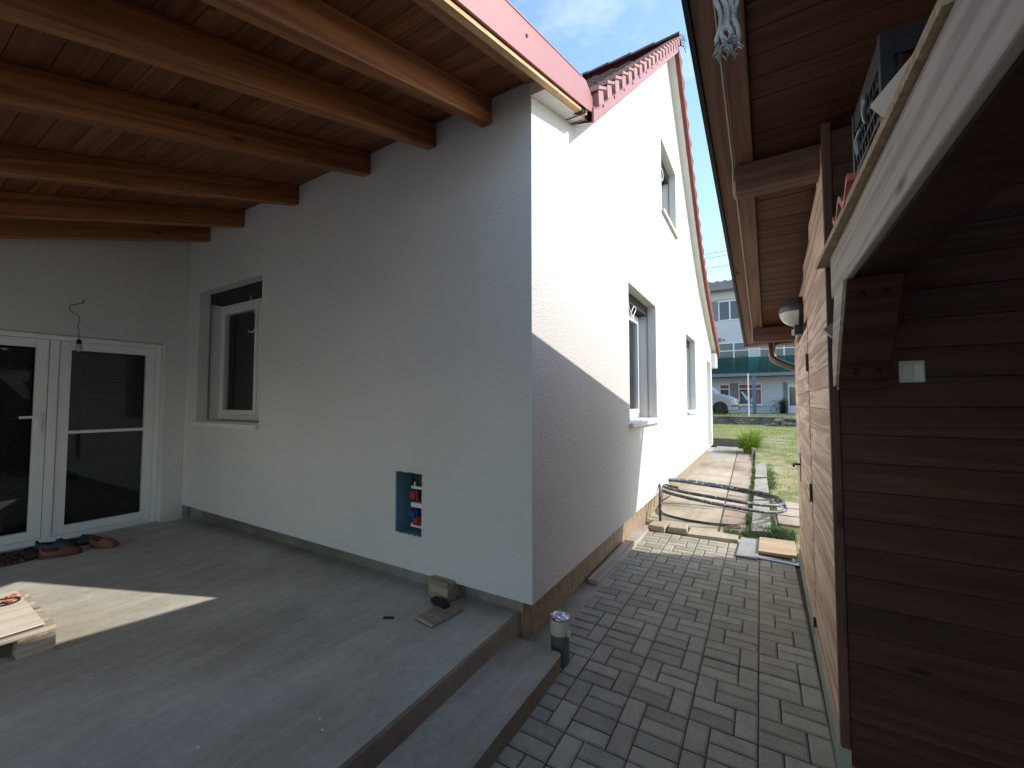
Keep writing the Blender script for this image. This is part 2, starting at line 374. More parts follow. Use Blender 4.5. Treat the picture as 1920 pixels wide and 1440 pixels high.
# narrow concrete strip between plinth and pavers
st = MB(); N = 60
for i in range(N):
    a, b = lerp(2.27, 5.3, i / N), lerp(2.27, 5.3, (i + 1) / N)
    ea = -1.205 + .014 * noise.noise((a * 9, 0, 0)) - .0; eb = -1.205 + .014 * noise.noise((b * 9, 0, 0))
    za, zb_ = .03 + .012 * noise.noise((a * 5, 3, 0)), .03 + .012 * noise.noise((b * 5, 3, 0))
    st.quad((-1.36, a, za), (ea - .02, a, za), (eb - .02, b, zb_), (-1.36, b, zb_)); st.quad((ea - .02, a, za), (ea, a, -.02), (eb, b, -.02), (eb - .02, b, zb_))
st.quad((-1.36, 2.27, .03), (-1.22, 2.27, .03), (-1.2, 2.27, -.02), (-1.36, 2.27, -.02))
tag(st.build('concrete_strip', MT['stepc']), kind='structure')
# terrace slab (with slight fall) and the step in front of it
sb = MB()
X0, X1 = -9.5, -1.35; Y0, Y1 = -4.5, 2.36
sb.cur = 0; sb.quad((X0, Y0, slabz(X0)), (X1 - .012, Y0, slabz(X1)), (X1 - .012, Y1, slabz(X1)), (X0, Y1, slabz(X0)))
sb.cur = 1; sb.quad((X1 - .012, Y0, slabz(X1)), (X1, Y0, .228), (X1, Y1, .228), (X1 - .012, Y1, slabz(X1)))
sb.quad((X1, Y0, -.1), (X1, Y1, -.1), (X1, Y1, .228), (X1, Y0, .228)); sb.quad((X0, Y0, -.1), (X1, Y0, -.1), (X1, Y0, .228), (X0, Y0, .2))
tag(sb.build('terrace', [MT['slab'], MT['slabside']]), kind='structure')
s2 = MB(); n = 26
for i in range(n):
    a, b = lerp(-3.2, 2.27, i / n), lerp(-3.2, 2.27, (i + 1) / n)
    ja = .009 * noise.noise((a * 6, 1, 0)); jb = .009 * noise.noise((b * 6, 1, 0))
    xa, xb = -1.03 + ja, -1.03 + jb
    s2.cur = 0; s2.quad((-1.349, a, .125), (xa - .014, a, .121), (xb - .014, b, .121), (-1.349, b, .125))
    s2.quad((xa - .014, a, .121), (xa, a, .108), (xb, b, .108), (xb - .014, b, .121))
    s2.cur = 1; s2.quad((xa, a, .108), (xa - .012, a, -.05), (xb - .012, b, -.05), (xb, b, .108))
s2.cur = 0; s2.quad((-1.349, 2.27, .125), (-1.05, 2.27, .12), (-1.05, 2.27, -.05), (-1.349, 2.27, -.05))
tag(s2.build('step', [MT['stepc'], MT['slabside']]), kind='structure')

# garden ground beyond the pavers
def gz(x, y):
    t = max(0, min(1, (y - 9) / 9)); t = t * t * (3 - 2 * t)
    return lerp(-.012, .27, t) + (.02 * noise.noise((x * .8, y * .8, 5)) if y > 7 else 0)
lw = MB(); nx, ny = 40, 60
xs = [lerp(-.16, 9, (i / nx) ** 1.6) for i in range(nx + 1)]; ys = [lerp(5.3, 27.4, j / ny) for j in range(ny + 1)]
for i in range(nx):
    for j in range(ny):
        lw.quad(*[(xs[a], ys[b], gz(xs[a], ys[b])) for a, b in ((i, j), (i + 1, j), (i + 1, j + 1), (i, j + 1))])
for i in range(14):
    for j in range(24):
        xa, xb = lerp(-12, -.16, i / 14), lerp(-12, -.16, (i + 1) / 14); ya, yb = lerp(16.4, 27.4, j / 24), lerp(16.4, 27.4, (j + 1) / 24)
        lw.quad(*[(a, b, .27 if a < -.3 else gz(a, b)) for a, b in ((xa, ya), (xb, ya), (xb, yb), (xa, yb))])
o = tag(lw.build('lawn', MT['lawn'], smooth=True), kind='structure')
# concrete path along the house, with saw-cut slabs and a brick-sized border row
pt = MB()
def seamx(y): return lerp(-.475, -.66, (y - 5.6) / 9.0)
ys = [5.63, 8.0, 10.6, 13.0, 16.4]
for a, b in zip(ys, ys[1:]):
    for k in range(6):
        y0, y1 = lerp(a, b, k / 6), lerp(a, b, (k + 1) / 6) - (.02 if k == 5 else 0)
        j = .012
        pt.hexa([(-1.345, y0, -.1), (seamx(y0) - j, y0, -.1), (seamx(y1) - j, y1, -.1), (-1.345, y1, -.1), (-1.345, y0, .02), (seamx(y0) - j, y0, .012), (seamx(y1) - j, y1, .012), (-1.345, y1, .02)])
tag(pt.build('concrete_path', MT['path']), kind='structure')
br = MB(); y = 5.62; random.seed(11)
while y < 15.6:
    L = random.uniform(.28, .5)
    br.hexa([(seamx(y) + .015, y, -.05), (-.2, y, -.05), (-.2, y + L - .025, -.05), (seamx(y + L) + .015, y + L - .025, -.05)] +
            [(seamx(y) + .015, y, .01 + random.uniform(-.006, .008)), (-.2, y, .005), (-.2, y + L - .025, .008), (seamx(y + L) + .015, y + L - .025, .01)])
    y += L
tag(br.build('path_border', concrete('pink_slab', (.38, .29, .22), (.50, .40, .31))), kind='structure')
# raised kerb stones beside the grass strip
grpK = 'kerb stones set beside the garden path'
klab = ['long rough concrete kerb stone nearest the pavers, by the grass tuft', 'second rough kerb stone from the pavers, in the loop of the black pipe',
        'third kerb stone along the garden path, half sunk in grass', 'farthest kerb stone, ending at the leafy clump beside the path']
for i, (a, b) in enumerate(((5.75, 7.5), (7.6, 9.6), (9.85, 12.4), (12.7, 15.0))):
    k = MB(); n = 8
    for q in range(n):
        y0, y1 = lerp(a, b, q / n), lerp(a, b, (q + 1) / n)
        def e(y, s): return .012 * noise.noise((y * 4, s, i))
        k.hexa([(-.145 + e(y0, 1), y0, -.05), (.09 + e(y0, 2), y0, -.05), (.09 + e(y1, 2), y1, -.05), (-.145 + e(y1, 1), y1, -.05),
                (-.13 + e(y0, 1), y0, .05 + e(y0, 3)), (.07 + e(y0, 2), y0, .07 + e(y0, 4)), (.07 + e(y1, 2), y1, .07 + e(y1, 4)), (-.13 + e(y1, 1), y1, .05 + e(y1, 3))])
    tag(k.build('kerb_stone', MT['kerb']), klab[i], 'kerb stone', grpK)
# pale slabs by the shed end
sl_ = MB()
for (x0, x1, y0, y1) in ((.16, .75, 6.4, 6.85), (.17, .8, 6.9, 7.35), (.19, .8, 7.4, 7.85)): sl_.box(x0, x1, y0, y1, -.1, .018)
tag(sl_.build('garden_slabs', concrete('pale_slab', (.42, .34, .27), (.55, .46, .37)), bevel=.006), kind='structure')

# ------------------------------------------------------------------ the white house
house = empty('white_house', 'white rendered two-storey gabled house with red tiled roof', 'house', (WX, WY, 0))
house.location = (0, 0, 0)
RP = [(2.0, 7.38 - .885 * 5.03), (7.03, 7.38), (8.79, 5.80), (9.6, 5.10), (10.2, 4.66), (10.8, 4.30), (11.5, 3.95), (12.4, 3.55), (13.85, 2.98)]
def R(y):
    for (a, za), (b, zb) in zip(RP, RP[1:]):
        if y <= b: return lerp(za, zb, (y - a) / (b - a))
    return RP[-1][1]
def D(y): return 3.64 + .315 * (y - 2.26)         # underside of the terrace roof deck
wC = [(4.49, 5.86, 1.34, 2.895), (8.57, 9.83, 1.38, 2.91), (12.1, 13.08, .352, 2.69), (6.40, 7.65, 4.47, 5.61)]
def topC(y): return min(R(y), 99) if y > 3.45 else D(y) - .1 + (.5 if y > 3.4 else 0)
w = MB()
holed(w, WX, 'X', [WY, 2.6, 2.98, 3.0, 7.03] + [p[0] for p in RP[2:-1]] + [13.36], WZ, lambda y: D(y) - .1 if y < 2.99 else R(y), wC, .30, -1)
wA = [(-5.69, -4.33, 1.34, 2.885)]
nh = (-2.392, -2.118, .598, 1.065)
holed(w, WY, 'Y', [BX, -4, -3, WX], WZ, lambda x: 3.66, wA, .30, 1)
# punch the small niche by rebuilding the strip around it
w2 = MB(); keep = []
for f in w.f:
    ps = [w.v[i] for i in f]
    if all(abs(p[1] - WY) < 1e-6 for p in ps) and min(p[0] for p in ps) < nh[1] and max(p[0] for p in ps) > nh[0]:
        holed(w2, WY, 'Y', [min(p[0] for p in ps), max(p[0] for p in ps)], WZ, lambda x: 3.66, [nh], .012, 1)
    else: keep.append(ps)
for ps in keep: w2.quad(*ps)
dO = (.17, 2.05, slabz(-6) - .01, 2.262)
holed(w2, BX, 'X', [-4.6, WY], slabz(-6) - .02, lambda y: 3.9 + 0 * y, [dO], .19, -1)
w2.quad((WX, WY, WZ), (WX - .12, WY, WZ), (WX - .12, 13.36, WZ), (WX, 13.36, WZ)); w2.quad((BX, WY, WZ), (WX, WY, WZ), (WX, WY + .1, WZ), (BX, WY + .1, WZ))
w2.quad((WX, 13.36, WZ), (-11, 13.36, WZ), (-11, 13.36, 2.7), (WX, 13.36, 3.0)); w2.quad((-11, 2.3, 0), (-11, 13.36, 0), (-11, 13.36, 3), (-11, 2.3, 4))
w2.quad((BX, -4.6, 0), (-11, -4.6, 0), (-11, -4.6, 3.9), (BX, -4.6, 3.9))
w2.build('wall', MT['stucco'], house)
# render reveal trims: corner beads
pl = MB(); pl.cur = 0; pl.quad((-1.335, 2.355, -.05), (-1.335, 13.3, -.05), (-1.335, 13.3, .36), (-1.335, 2.355, .36))
pl.cur = 1; pl.quad((-1.335, 2.355, .0), (BX - .1, 2.355, .0), (BX - .1, 2.355, .36), (-1.335, 2.355, .36))
pl.cur = 0; pl.quad((-1.335, 13.3, -.05), (-11, 13.3, -.05), (-11, 13.3, .36), (-1.335, 13.3, .36))
pl.build('plinth', [MT['plinth'], MT['plinth2']], house)

def window(parent, axis, fix, inward, u0, u1, z0, z1, depth, mull=None, sill=True, cable=None, box=True, rail_side=1, sillout=.045):
    """frame set back in a reveal; u runs along the wall"""
    def bx(mb, ua, ub, d0, d1, za, zb):
        a, b = fix + inward * d0, fix + inward * d1
        return mb.box(a, b, ua, ub, za, zb) if axis == 'X' else mb.box(ua, ub, a, b, za, zb)
    f = MB(); t = .055; zt = z1 - (.13 if box else 0)
    e = .003
    for (ua, ub, za, zb) in ((u0 + e, u0 + t, z0 + .03, zt), (u1 - t, u1 - e, z0 + .03, zt), (u0 + t, u1 - t, zt - t, zt - e), (u0 + t, u1 - t, z0 + .03, z0 + .03 + t)): bx(f, ua, ub, depth - .07, depth, za, zb)
    ms = [u0 + t] + ([mull] if mull else []) + [u1 - t]
    if mull: bx(f, mull - .045, mull + .045, depth - .073, depth - .002, z0 + .03 + t, zt - t)
    panes = []
    for i in range(len(ms) - 1):
        a = ms[i] + (.045 if i else 0); b = ms[i + 1] - (.045 if i < len(ms) - 2 else 0); s = .062
        for (ua, ub, za, zb) in ((a + e, a + s, z0 + .03 + t + e, zt - t - e), (b - s, b - e, z0 + .03 + t + e, zt - t - e), (a + s, b - s, zt - t - s, zt - t - e), (a + s, b - s, z0 + .03 + t + e, z0 + .03 + t + s)):
            bx(f, ua, ub, depth - .082, depth - .02, za, zb)
        panes.append((a + s, b - s, z0 + .03 + t + s, zt - t - s))
    fo = f.build('window', MT['pvc'], parent, bevel=.004)
    p = MB()
    for a, b, c, d in panes:
        q = fix + inward * (depth - .045)
        p.quad(*([(q, a, c), (q, b, c), (q, b, d), (q, a, d)] if axis == 'X' else [(a, q, c), (b, q, c), (b, q, d), (a, q, d)]))
    p.build('pane', MT['glass'], fo)
    r = MB(); bx(r, u0 - .3, u1 + .3, depth + .9, depth + .92, z0 - .3, z1 + .3); bx(r, u0 - .3, u1 + .3, depth + .002, depth + .9, z0 - .32, z0 - .3); bx(r, u0 - .3, u1 + .3, depth + .002, depth + .9, z1 + .3, z1 + .32)
    bx(r, u0 - .32, u0 - .3, depth + .002, depth + .9, z0 - .3, z1 + .3); bx(r, u1 + .3, u1 + .32, depth + .002, depth + .9, z0 - .3, z1 + .3); r.build('room', MT['room'], fo)
    if box:
        b = MB(); bx(b, u0 + .002, u1 - .002, .115, depth - .002, z1 - .125, z1 - .003); b.build('shutter_box', MT['dark'], fo)
    for u in ((u0, u1)):
        g_ = MB(); s_ = 1 if u == u0 else -1
        bx(g_, u, u + s_ * .012, .108, .122, z0 + .03, z1 - .002); g_.build('shutter_rail', MT['alu'], fo)
    if sill:
        s = MB(); bx(s, u0 - .02, u1 + .02, -sillout, .006, z0 - .012, z0 + .012); bx(s, u0 + .002, u1 - .002, .006, depth - .075, z0 + .002, z0 + .026)
        bx(s, u0 - .02, u1 + .02, -sillout, -sillout + .012, z0 - .034, z0 - .012)
        s.build('sill', MT['soffit_white'], fo, bevel=.003)
    if cable:
        c = MB(); c.tube(spline(cable, 8), .0055, 6); c.build('loose_cable', MT['pvc'], fo, smooth=True)
    return fo
d = .30
window(house, 'X', WX, -1, *wC[0], d, mull=5.2, cable=[(WX - .13, 4.95, 2.80), (WX - .12, 4.98, 2.70), (WX - .1, 5.02, 2.62), (WX - .06, 4.90, 2.58), (WX - .05, 4.78, 2.60), (WX - .04, 4.86, 2.70), (WX - .05, 5.0, 2.70), (WX - .06, 4.92, 2.60), (WX - .04, 4.86, 2.53)])
window(house, 'X', WX, -1, *wC[1], d, mull=9.2)
window(house, 'X', WX, -1, *wC[3], d, mull=7.05, cable=[(WX - .13, 6.6, 5.5), (WX - .1, 6.62, 5.38), (WX - .03, 6.66, 5.2), (WX - .02, 6.6, 5.02), (WX - .03, 6.52, 5.05), (WX - .04, 6.5, 5.16), (WX - .05, 6.56, 5.22)])
window(house, 'Y', WY, 1, *wA[0], d, mull=-4.78, cable=[(-4.83, 2.40, 2.80), (-4.80, 2.39, 2.70), (-4.72, 2.37, 2.60), (-4.62, 2.36, 2.50), (-4.60, 2.35, 2.40), (-4.66, 2.34, 2.33), (-4.74, 2.34, 2.35)])
# side doorway in the gable wall
sd = MB(); sd.box(WX - .30, WX - .22, 12.1, 12.18, .36, 2.69); sd.box(WX - .30, WX - .22, 13.0, 13.08, .36, 2.69); sd.box(WX - .30, WX - .22, 12.18, 13.0, 2.61, 2.69); sd.box(WX - .28, WX - .235, 12.18, 13.0, .36, 2.61)
sdo = sd.build('side_door', MT['pvc'], house, bevel=.004)
hb = MB(); hb.box(WX - .235, WX - .20, 12.26, 12.29, 1.3, 1.5); hb.box(WX - .2, WX - .185, 12.26, 12.40, 1.41, 1.43); hb.build('handle', MT['alu'], sdo)

# sliding terrace door
dx = BX - .19
fz0, fz1 = slabz(dx) + .0, 2.258
df = MB(); t = .05
df.box(dx, dx + .075, dO[0] + .002, dO[0] + t, fz0, fz1); df.box(dx, dx + .075, dO[1] - t, dO[1] - .002, fz0, fz1)
df.box(dx, dx + .075, dO[0] + t, dO[1] - t, fz1 - t, fz1); df.box(dx, dx + .075, dO[0] + t, dO[1] - t, fz0, fz0 + .05)
ym = 1.19
door = df.build('sliding_door', MT['pvc'], house, bevel=.004)
def leaf(y0, y1, xo, handle):
    s = MB(); q = .085; zA, zB = fz0 + .053, fz1 - t - .003
    x0, x1 = dx + xo, dx + xo + .055
    s.box(x0, x1, y0, y0 + q, zA, zB); s.box(x0, x1, y1 - q, y1, zA, zB); s.box(x0, x1, y0 + q, y1 - q, zB - q, zB); s.box(x0, x1, y0 + q, y1 - q, zA, zA + q)
    lf = s.build('door_leaf', MT['pvc'], house, bevel=.004)
    p = MB(); xx = x0 + .03; p.quad((xx, y0 + q, zA + q), (xx, y1 - q, zA + q), (xx, y1 - q, zB - q), (xx, y0 + q, zB - q)); p.build('pane', MT['glass'], lf)
    if handle:
        h = MB(); h.box(x1, x1 + .02, y1 - .06, y1 - .03, 1.28, 1.48); h.box(x1 + .02, x1 + .035, y1 - .18, y1 - .03, 1.42, 1.445); h.build('handle', MT['pvc'], lf, bevel=.003)
    return lf
l1 = leaf(.22, ym - .045, .012, True); l2 = leaf(ym + .03, 1.998, .012, False)
b = MB(); b.box(dx + .002, dx + .08, ym - .04, ym + .025, fz0 + .052, fz1 - t - .004); b.build('mullion', MT['pvc'], house, bevel=.003)
b = MB(); b.box(dx + .05, dx + .074, ym + .116, 1.912, 1.255, 1.285); b.build('glazing_bar', MT['pvc'], l2)
for lf, (a, c) in ((l1, (.31, ym - .135)), (l2, (ym + .12, 1.91))):
    b = MB(); z = fz0 + .15
    while z < fz1 - .15:
        b.quad((dx - .03, a, z), (dx - .03, c, z), (dx - .018, c, z + .0095), (dx - .018, a, z + .0095)); z += .0185
    for yy in (lerp(a, c, .22), lerp(a, c, .8)): b.box(dx - .032, dx - .030, yy, yy + .003, fz0 + .15, fz1 - .15)
    b.build('blind', MT['blind'], lf)
rm = MB(); rm.box(-9.5, -9.45, -.3, 2.2, 0, 2.5); rm.box(-9.5, dx - .1, -.3, -.25, 0, 2.5); rm.box(-9.5, dx - .1, 2.15, 2.2, 0, 2.5); rm.box(-9.5, dx - .1, -.3, 2.2, 2.45, 2.5); rm.box(-9.5, dx - .1, -.3, 2.2, .15, .2)
rm.build('room', MT['room'], house)

# meter niche: blue insulation, valves
nb = MB(); y1 = WY + .19; a0, a1, b0, b1 = nh; q = .012
nb.quad((a0, WY + q, b0), (a0, y1, b0), (a0, y1, b1), (a0, WY + q, b1)); nb.quad((a1, WY + q, b0), (a1, y1, b0), (a1, y1, b1), (a1, WY + q, b1)); nb.quad((a0, WY + q, b0), (a1, WY + q, b0), (a1, y1, b0), (a0, y1, b0)); nb.quad((a0, y1, b0), (a1, y1, b0), (a1, y1, b1), (a0, y1, b1)); nb.quad((a0, WY + q, b1), (a1, WY + q, b1), (a1, y1, b1), (a0, y1, b1))
ni = nb.build('niche', plain('blue_foam', (.17, .33, .40), .8, var=.12, vs=14), house)
# torn render edge
te = MB(); random.seed(5)
for k in range(46):
    u = k / 46
    for side in (0, 1):
        x = lerp(a0, a1, u); hgt = random.uniform(.002, .012)
        if side == 0: te.box(x, x + (a1 - a0) / 44, WY - .002, WY + .012, b0, b0 + hgt)
        else: te.box(x, x + (a1 - a0) / 44, WY - .002, WY + .012, b1 - hgt * .8, b1)
for k in range(70):
    z = lerp(b0, b1, k / 70)
    te.box(a0, a0 + random.uniform(.001, .006), WY - .002, WY + .012, z, z + (b1 - b0) / 68); te.box(a1 - random.uniform(.001, .006), a1, WY - .002, WY + .012, z, z + (b1 - b0) / 68)
te.build('broken_edge', MT['stucco'], ni)
nd = MB(); nd.box(-2.35, a1 - .004, WY + .13, y1 - .004, b0 + .04, b1 - .004); nd.build('distributor', MT['black'], ni)
for z, mt_, xw in ((.865, 'red', -.095), (.72, 'bluev', -.10), (.675, 'red', -.065)):
    v = MB(); v.tube([(-2.205 + xw, WY + .085, z), (-2.205 + xw, WY + .115, z)], .030, 14); v.box(-2.24 + xw, -2.165 + xw, WY + .10, WY + .128, z - .035, z + .035)
    v.build('valve', plain('valve_' + mt_, (.35, .03, .03) if mt_ == 'red' else (.02, .06, .2), .35), ni, bevel=.004)
for za_, zb_ in ((.915, .935), (.775, .81), (.625, .65)):
    v = MB(); v.box(-2.335, a1 - .006, WY + .105, WY + .129, za_, zb_); v.build('manifold', MT['pvc'], ni)
v = MB(); v.tube([(-2.30, WY + .115, .935), (-2.30, WY + .115, .965)], .009, 8); v.build('bleed_valve', MT['pvc'], ni)

# ---------------- main roof
VX = -1.05
rf = MB(); rf.cur = 0
crs = .30; RO = .10
def wave(x): return .022 * math.cos(2 * PI * x / .30)
def slope_tiles(mb, ya, yb, xa, xb, up_first):
    L = math.hypot(yb - ya, R(yb) - R(ya)); n = max(1, round(L / crs)); m = int(abs(xb - xa) / .05)
    for c in range(n):
        y0, y1 = lerp(ya, yb, c / n), lerp(ya, yb, (c + 1) / n)
        lo, hi = (.0, .035) if not up_first else (.035, .0)
        # lower end of every course stands proud
        k = len(mb.v)
        for j in range(m + 1):
            x = lerp(xa, xb, j / m)
            mb.v += [(x, y0, R(y0) + RO + wave(x) + lo), (x, y1, R(y1) + RO + wave(x) + hi)]
            yl = y0 if up_first else y1; mb.v.append((x, yl, R(yl) + RO + wave(x) - .01))
        for j in range(m):
            a, b_ = k + 3 * j, k + 3 * (j + 1)
            mb.f.append((a, b_, b_ + 1, a + 1)); mb.m.append(0)
            e = 0 if up_first else 1
            mb.f.append((a + e, a + 2, b_ + 2, b_ + e)); mb.m.append(0)
slope_tiles(rf, 2.75, 7.03, VX, -10.5, True)
roof = rf.build('roof', MT['tilebrown'], house)
rr = MB()
for a, b_ in zip(RP[1:], RP[2:]): slope_tiles(rr, a[0], b_[0], VX, -10.5, False)
rr.build('rear_slope', MT['tile'], roof)
# underside so that no light enters
us = MB()
for (a, za), (b_, zb) in zip(RP, RP[1:]):
    if b_ > 2.9: a2 = max(a, 2.9); us.quad((WX + .11, a2, R(a2)), (WX + .11, b_, zb), (-10.5, b_, zb), (-10.5, a2, R(a2)))
us.build('roof_underside', MT['soffit_white'], roof)
# front rake: red metal board + verge tiles
vb = MB(); vb.sbox(VX - .004, VX + .012, 2.93, 7.03, lambda y: R(y) - .05, lambda y: R(y) + .07)
vb.quad((VX, 2.93, R(2.93) - .048), (WX, 2.93, R(2.93) - .01), (WX, 7.03, R(7.03) - .01), (VX, 7.03, R(7.03) - .048))
vb.build('verge_board', MT['pink'], roof)
for k in range(13):
    sc_ = MB(); yy = 3.15 + k * .31; sc_.tube([(VX + .010, yy, R(yy) + .02), (VX + .018, yy, R(yy) + .02)], .011, 8); sc_.build('screw', MT['blackm'], roof)
vt = MB(); n = 19
for k in range(n):
    y0 = lerp(3.02, 6.93, k / (n - 1)); z = R(y0)
    yw = .115
    vt.hexa([(VX - .01, y0 - yw / 2, z + .055 - .045), (VX + .045, y0 - yw / 2, z + .055 - .045), (VX + .045, y0 + yw / 2, z + .055 + .045), (VX - .01, y0 + yw / 2, z + .055 + .045),
             (VX - .01, y0 - yw / 2 - .015, z + .125), (VX + .045, y0 - yw / 2 - .015, z + .125), (VX + .045, y0 + yw / 2 - .015, z + .195), (VX - .01, y0 + yw / 2 - .015, z + .195)])
    vt.hexa([(VX - .10, y0 - .095, z + .108), (VX + .058, y0 - .095, z + .108), (VX + .058, y0 + .085, z + .220), (VX - .10, y0 + .085, z + .220),
             (VX - .10, y0 - .095, z + .136), (VX + .058, y0 - .095, z + .136), (VX + .058, y0 + .085, z + .248), (VX - .10, y0 + .085, z + .248)])
vt.build('verge_tiles', MT['tileedge'], roof, bevel=.003)
bk = MB(); bk.sbox(VX - .16, VX - .006, 2.8, 7.0, lambda y: R(y) + .06, lambda y: R(y) + .17); bk.build('batten', MT['dark'], roof)
# rear rake: white strip and tile edge
ve = MB()
pts = [p for p in RP[1:]]
for (a, za), (b_, zb) in zip(pts, pts[1:]):
    ve.hexa([(WX - .02, a, za - .01), (WX + .115, a, za - .01), (WX + .115, b_, zb - .01), (WX - .02, b_, zb - .01), (WX - .02, a, za + .09), (WX + .115, a, za + .09), (WX + .115, b_, zb + .09), (WX - .02, b_, zb + .09)])
ve.box(WX - .3, WX + .115, 13.38, 13.86, 2.58, 3.0)
ve.build('verge_strip', MT['soffit_white'], roof)
vr = MB()
L = 0; seg = []
for (a, za), (b_, zb) in zip(pts, pts[1:]):
    l_ = math.hypot(b_ - a, zb - za); seg.append((L, L + l_, a, b_)); L += l_
k = 0
while k * .33 < L - .2:
    def yat(s):
        for s0, s1, a, b_ in seg:
            if s <= s1: return lerp(a, b_, (s - s0) / (s1 - s0))
        return seg[-1][3]
    y0, y1 = yat(k * .33), yat(min(L, k * .33 + .345))
    vr.hexa([(WX + .117, y0, R(y0) - .0), (VX + .015, y0, R(y0) - .0), (VX + .015, y1, R(y1) - .035), (WX + .117, y1, R(y1) - .035),
             (WX + .117, y0, R(y0) + .13), (VX + .005, y0, R(y0) + .13), (VX + .04, y1, R(y1) + .19), (WX + .117, y1, R(y1) + .19)])
    k += 1
vr.build('rear_verge_tiles', MT['tile'], roof)
# ridge caps along X
rc = MB(); x = VX + .05; i = 0
while x > -10.5:
    x2 = x - .42; r0, r1 = (.115, .135)
    n_ = 10; k = len(rc.v)
    for xx, r_ in ((x, r1), (x2, r0)):
        for j in range(n_ + 1):
            w_ = PI * (j / n_) ; rc.v.append((xx, 7.03 - r_ * math.cos(w_), 7.38 + .14 + r_ * .8 * math.sin(w_)))
    for j in range(n_): rc.f.append((k + j, k + j + 1, k + n_ + 2 + j, k + n_ + 1 + j)); rc.m.append(0)
    rc.f.append(tuple(k + j for j in range(n_ + 1))); rc.m.append(0)
    x = x2 + .03; i += 1
rc.build('ridge_caps', MT['tilebrown'], roof)
rg = MB(); random.seed(2)
for k in range(9):
    a = (VX + .02, 7.0 + random.uniform(-.1, .1), 7.35 + random.uniform(0, .25))
    rg.tube([a, (a[0] + .06, a[1] + random.uniform(0, .08), a[2] + random.uniform(-.05, .07)), (a[0] + .10, a[1] + random.uniform(.0, .16), a[2] + random.uniform(-.12, .08))], .004, 5)
rg.build('nest_twigs', MT['tilebrown'], roof)

# ------------------------------------------------------------------ terrace roof
YL = -2.1  # lower end out of view, lengthened to darken the wall and beams
tr = empty('terrace_roof', 'low-sloped terrace roof of varnished red-brown beams and boards against the white house', 'roof', (0, 0, 0))
for xr in (-1.515, -2.007, -2.719, -3.719, -4.707, -5.463):
    m_ = MB(); w_ = .085
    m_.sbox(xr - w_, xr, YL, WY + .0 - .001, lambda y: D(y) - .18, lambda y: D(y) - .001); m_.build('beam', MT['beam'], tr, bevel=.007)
bd = MB(); y = YL; random.seed(9)
while y < 2.26 - .02:
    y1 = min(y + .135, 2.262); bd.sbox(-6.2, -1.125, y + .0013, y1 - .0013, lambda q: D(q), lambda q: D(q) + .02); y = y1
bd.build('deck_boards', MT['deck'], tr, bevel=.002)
eb = MB(); eb.sbox(-1.235, -1.085, YL, 2.245, lambda y: D(y) - .022, lambda y: D(y) - .001); eb.build('edge_board', wood('edge_board', (.30, .13, .065), (.43, .20, .10), 'Y'), tr)
rb_ = MB(); rb_.sbox(-11, VX - .03, YL - .05, 3.02, lambda y: D(y) + .021, lambda y: D(y) + .115); rb_.build('roof_cover', MT['tilebrown'], tr)
fa = MB(); fa.sbox(VX - .012, VX, YL - .06, 2.80, lambda y: D(y) - .075, lambda y: D(y) + .135)
fa.sbox(VX - .05, VX + .004, YL - .06, 2.72, lambda y: D(y) + .132, lambda y: D(y) + .14)
fa.hexa([(VX - .012, 2.80, D(2.8) - .075), (VX, 2.80, D(2.8) - .075), (VX, 2.99, D(2.99) - .06), (VX - .012, 2.99, D(2.99) - .06), (VX - .012, 2.80, D(2.8) + .135), (VX, 2.80, D(2.8) + .135), (VX, 2.99, D(2.99) + .02), (VX - .012, 2.99, D(2.99) + .02)])
fa.build('fascia', MT['pink'], tr)
for yy in (.4, 1.9): sw = MB(); sw.tube([(VX - .001, yy, D(yy) + .05), (VX + .005, yy, D(yy) + .05)], .01, 8); sw.build('screw', MT['blackm'], tr)
pb = MB(); pb.sbox(VX - .055, VX - .016, YL, 2.86, lambda y: D(y) - .105, lambda y: D(y) - .083); pb.sbox(VX - .075, VX - .035, YL, 2.80, lambda y: D(y) - .082, lambda y: D(y) - .062)
pb.build('batten', MT['pine'], tr)
ws = MB(); ws.sbox(WX - .002, VX - .06, 2.245, 3.02, lambda y: D(y) - .105, lambda y: D(y) - .001); ws.build('soffit_strip', MT['soffit_white'], tr)
eb = MB(); eb.box(-6.3, -1.06, YL - .06, YL - .03, D(YL) - .2, D(YL) + .13); eb.tube([(-6.3, YL - .13, D(YL) + .02), (-1.0, YL - .13, D(YL) + .02)], .06, 12); eb.build('eaves_gutter', MT['pink'], tr)
ps = MB(); ps.box(-6.0, -1.4, YL + .1, YL + .24, D(YL + .17) - .36, D(YL + .17) - .19); ps.build('support_beam', MT['beam'], tr)
for xx in (-1.6, -5.8):
    p = MB(); p.box(xx - .07, xx + .07, YL + .1, YL + .24, slabz(xx), D(YL + .17) - .361); p.build('post', MT['beam'], tr)

# ------------------------------------------------------------------ wooden shed (turned slightly, pivot at its front left corner)
PX, PY = .262, 2.27
shed = empty('wooden_shed', 'brown board-clad garden shed with open porch at the right of the paved path', 'shed', (PX, PY, 0), -.015)
def L8(mb):  # move to shed-local coordinates
    mb.v = [(x - PX, y - PY, z) for x, y, z in mb.v]; return mb
def zs(y): return 2.33 + .195 * (4.9 - y)
XE, YB, YF = 3.4, 5.05, PY
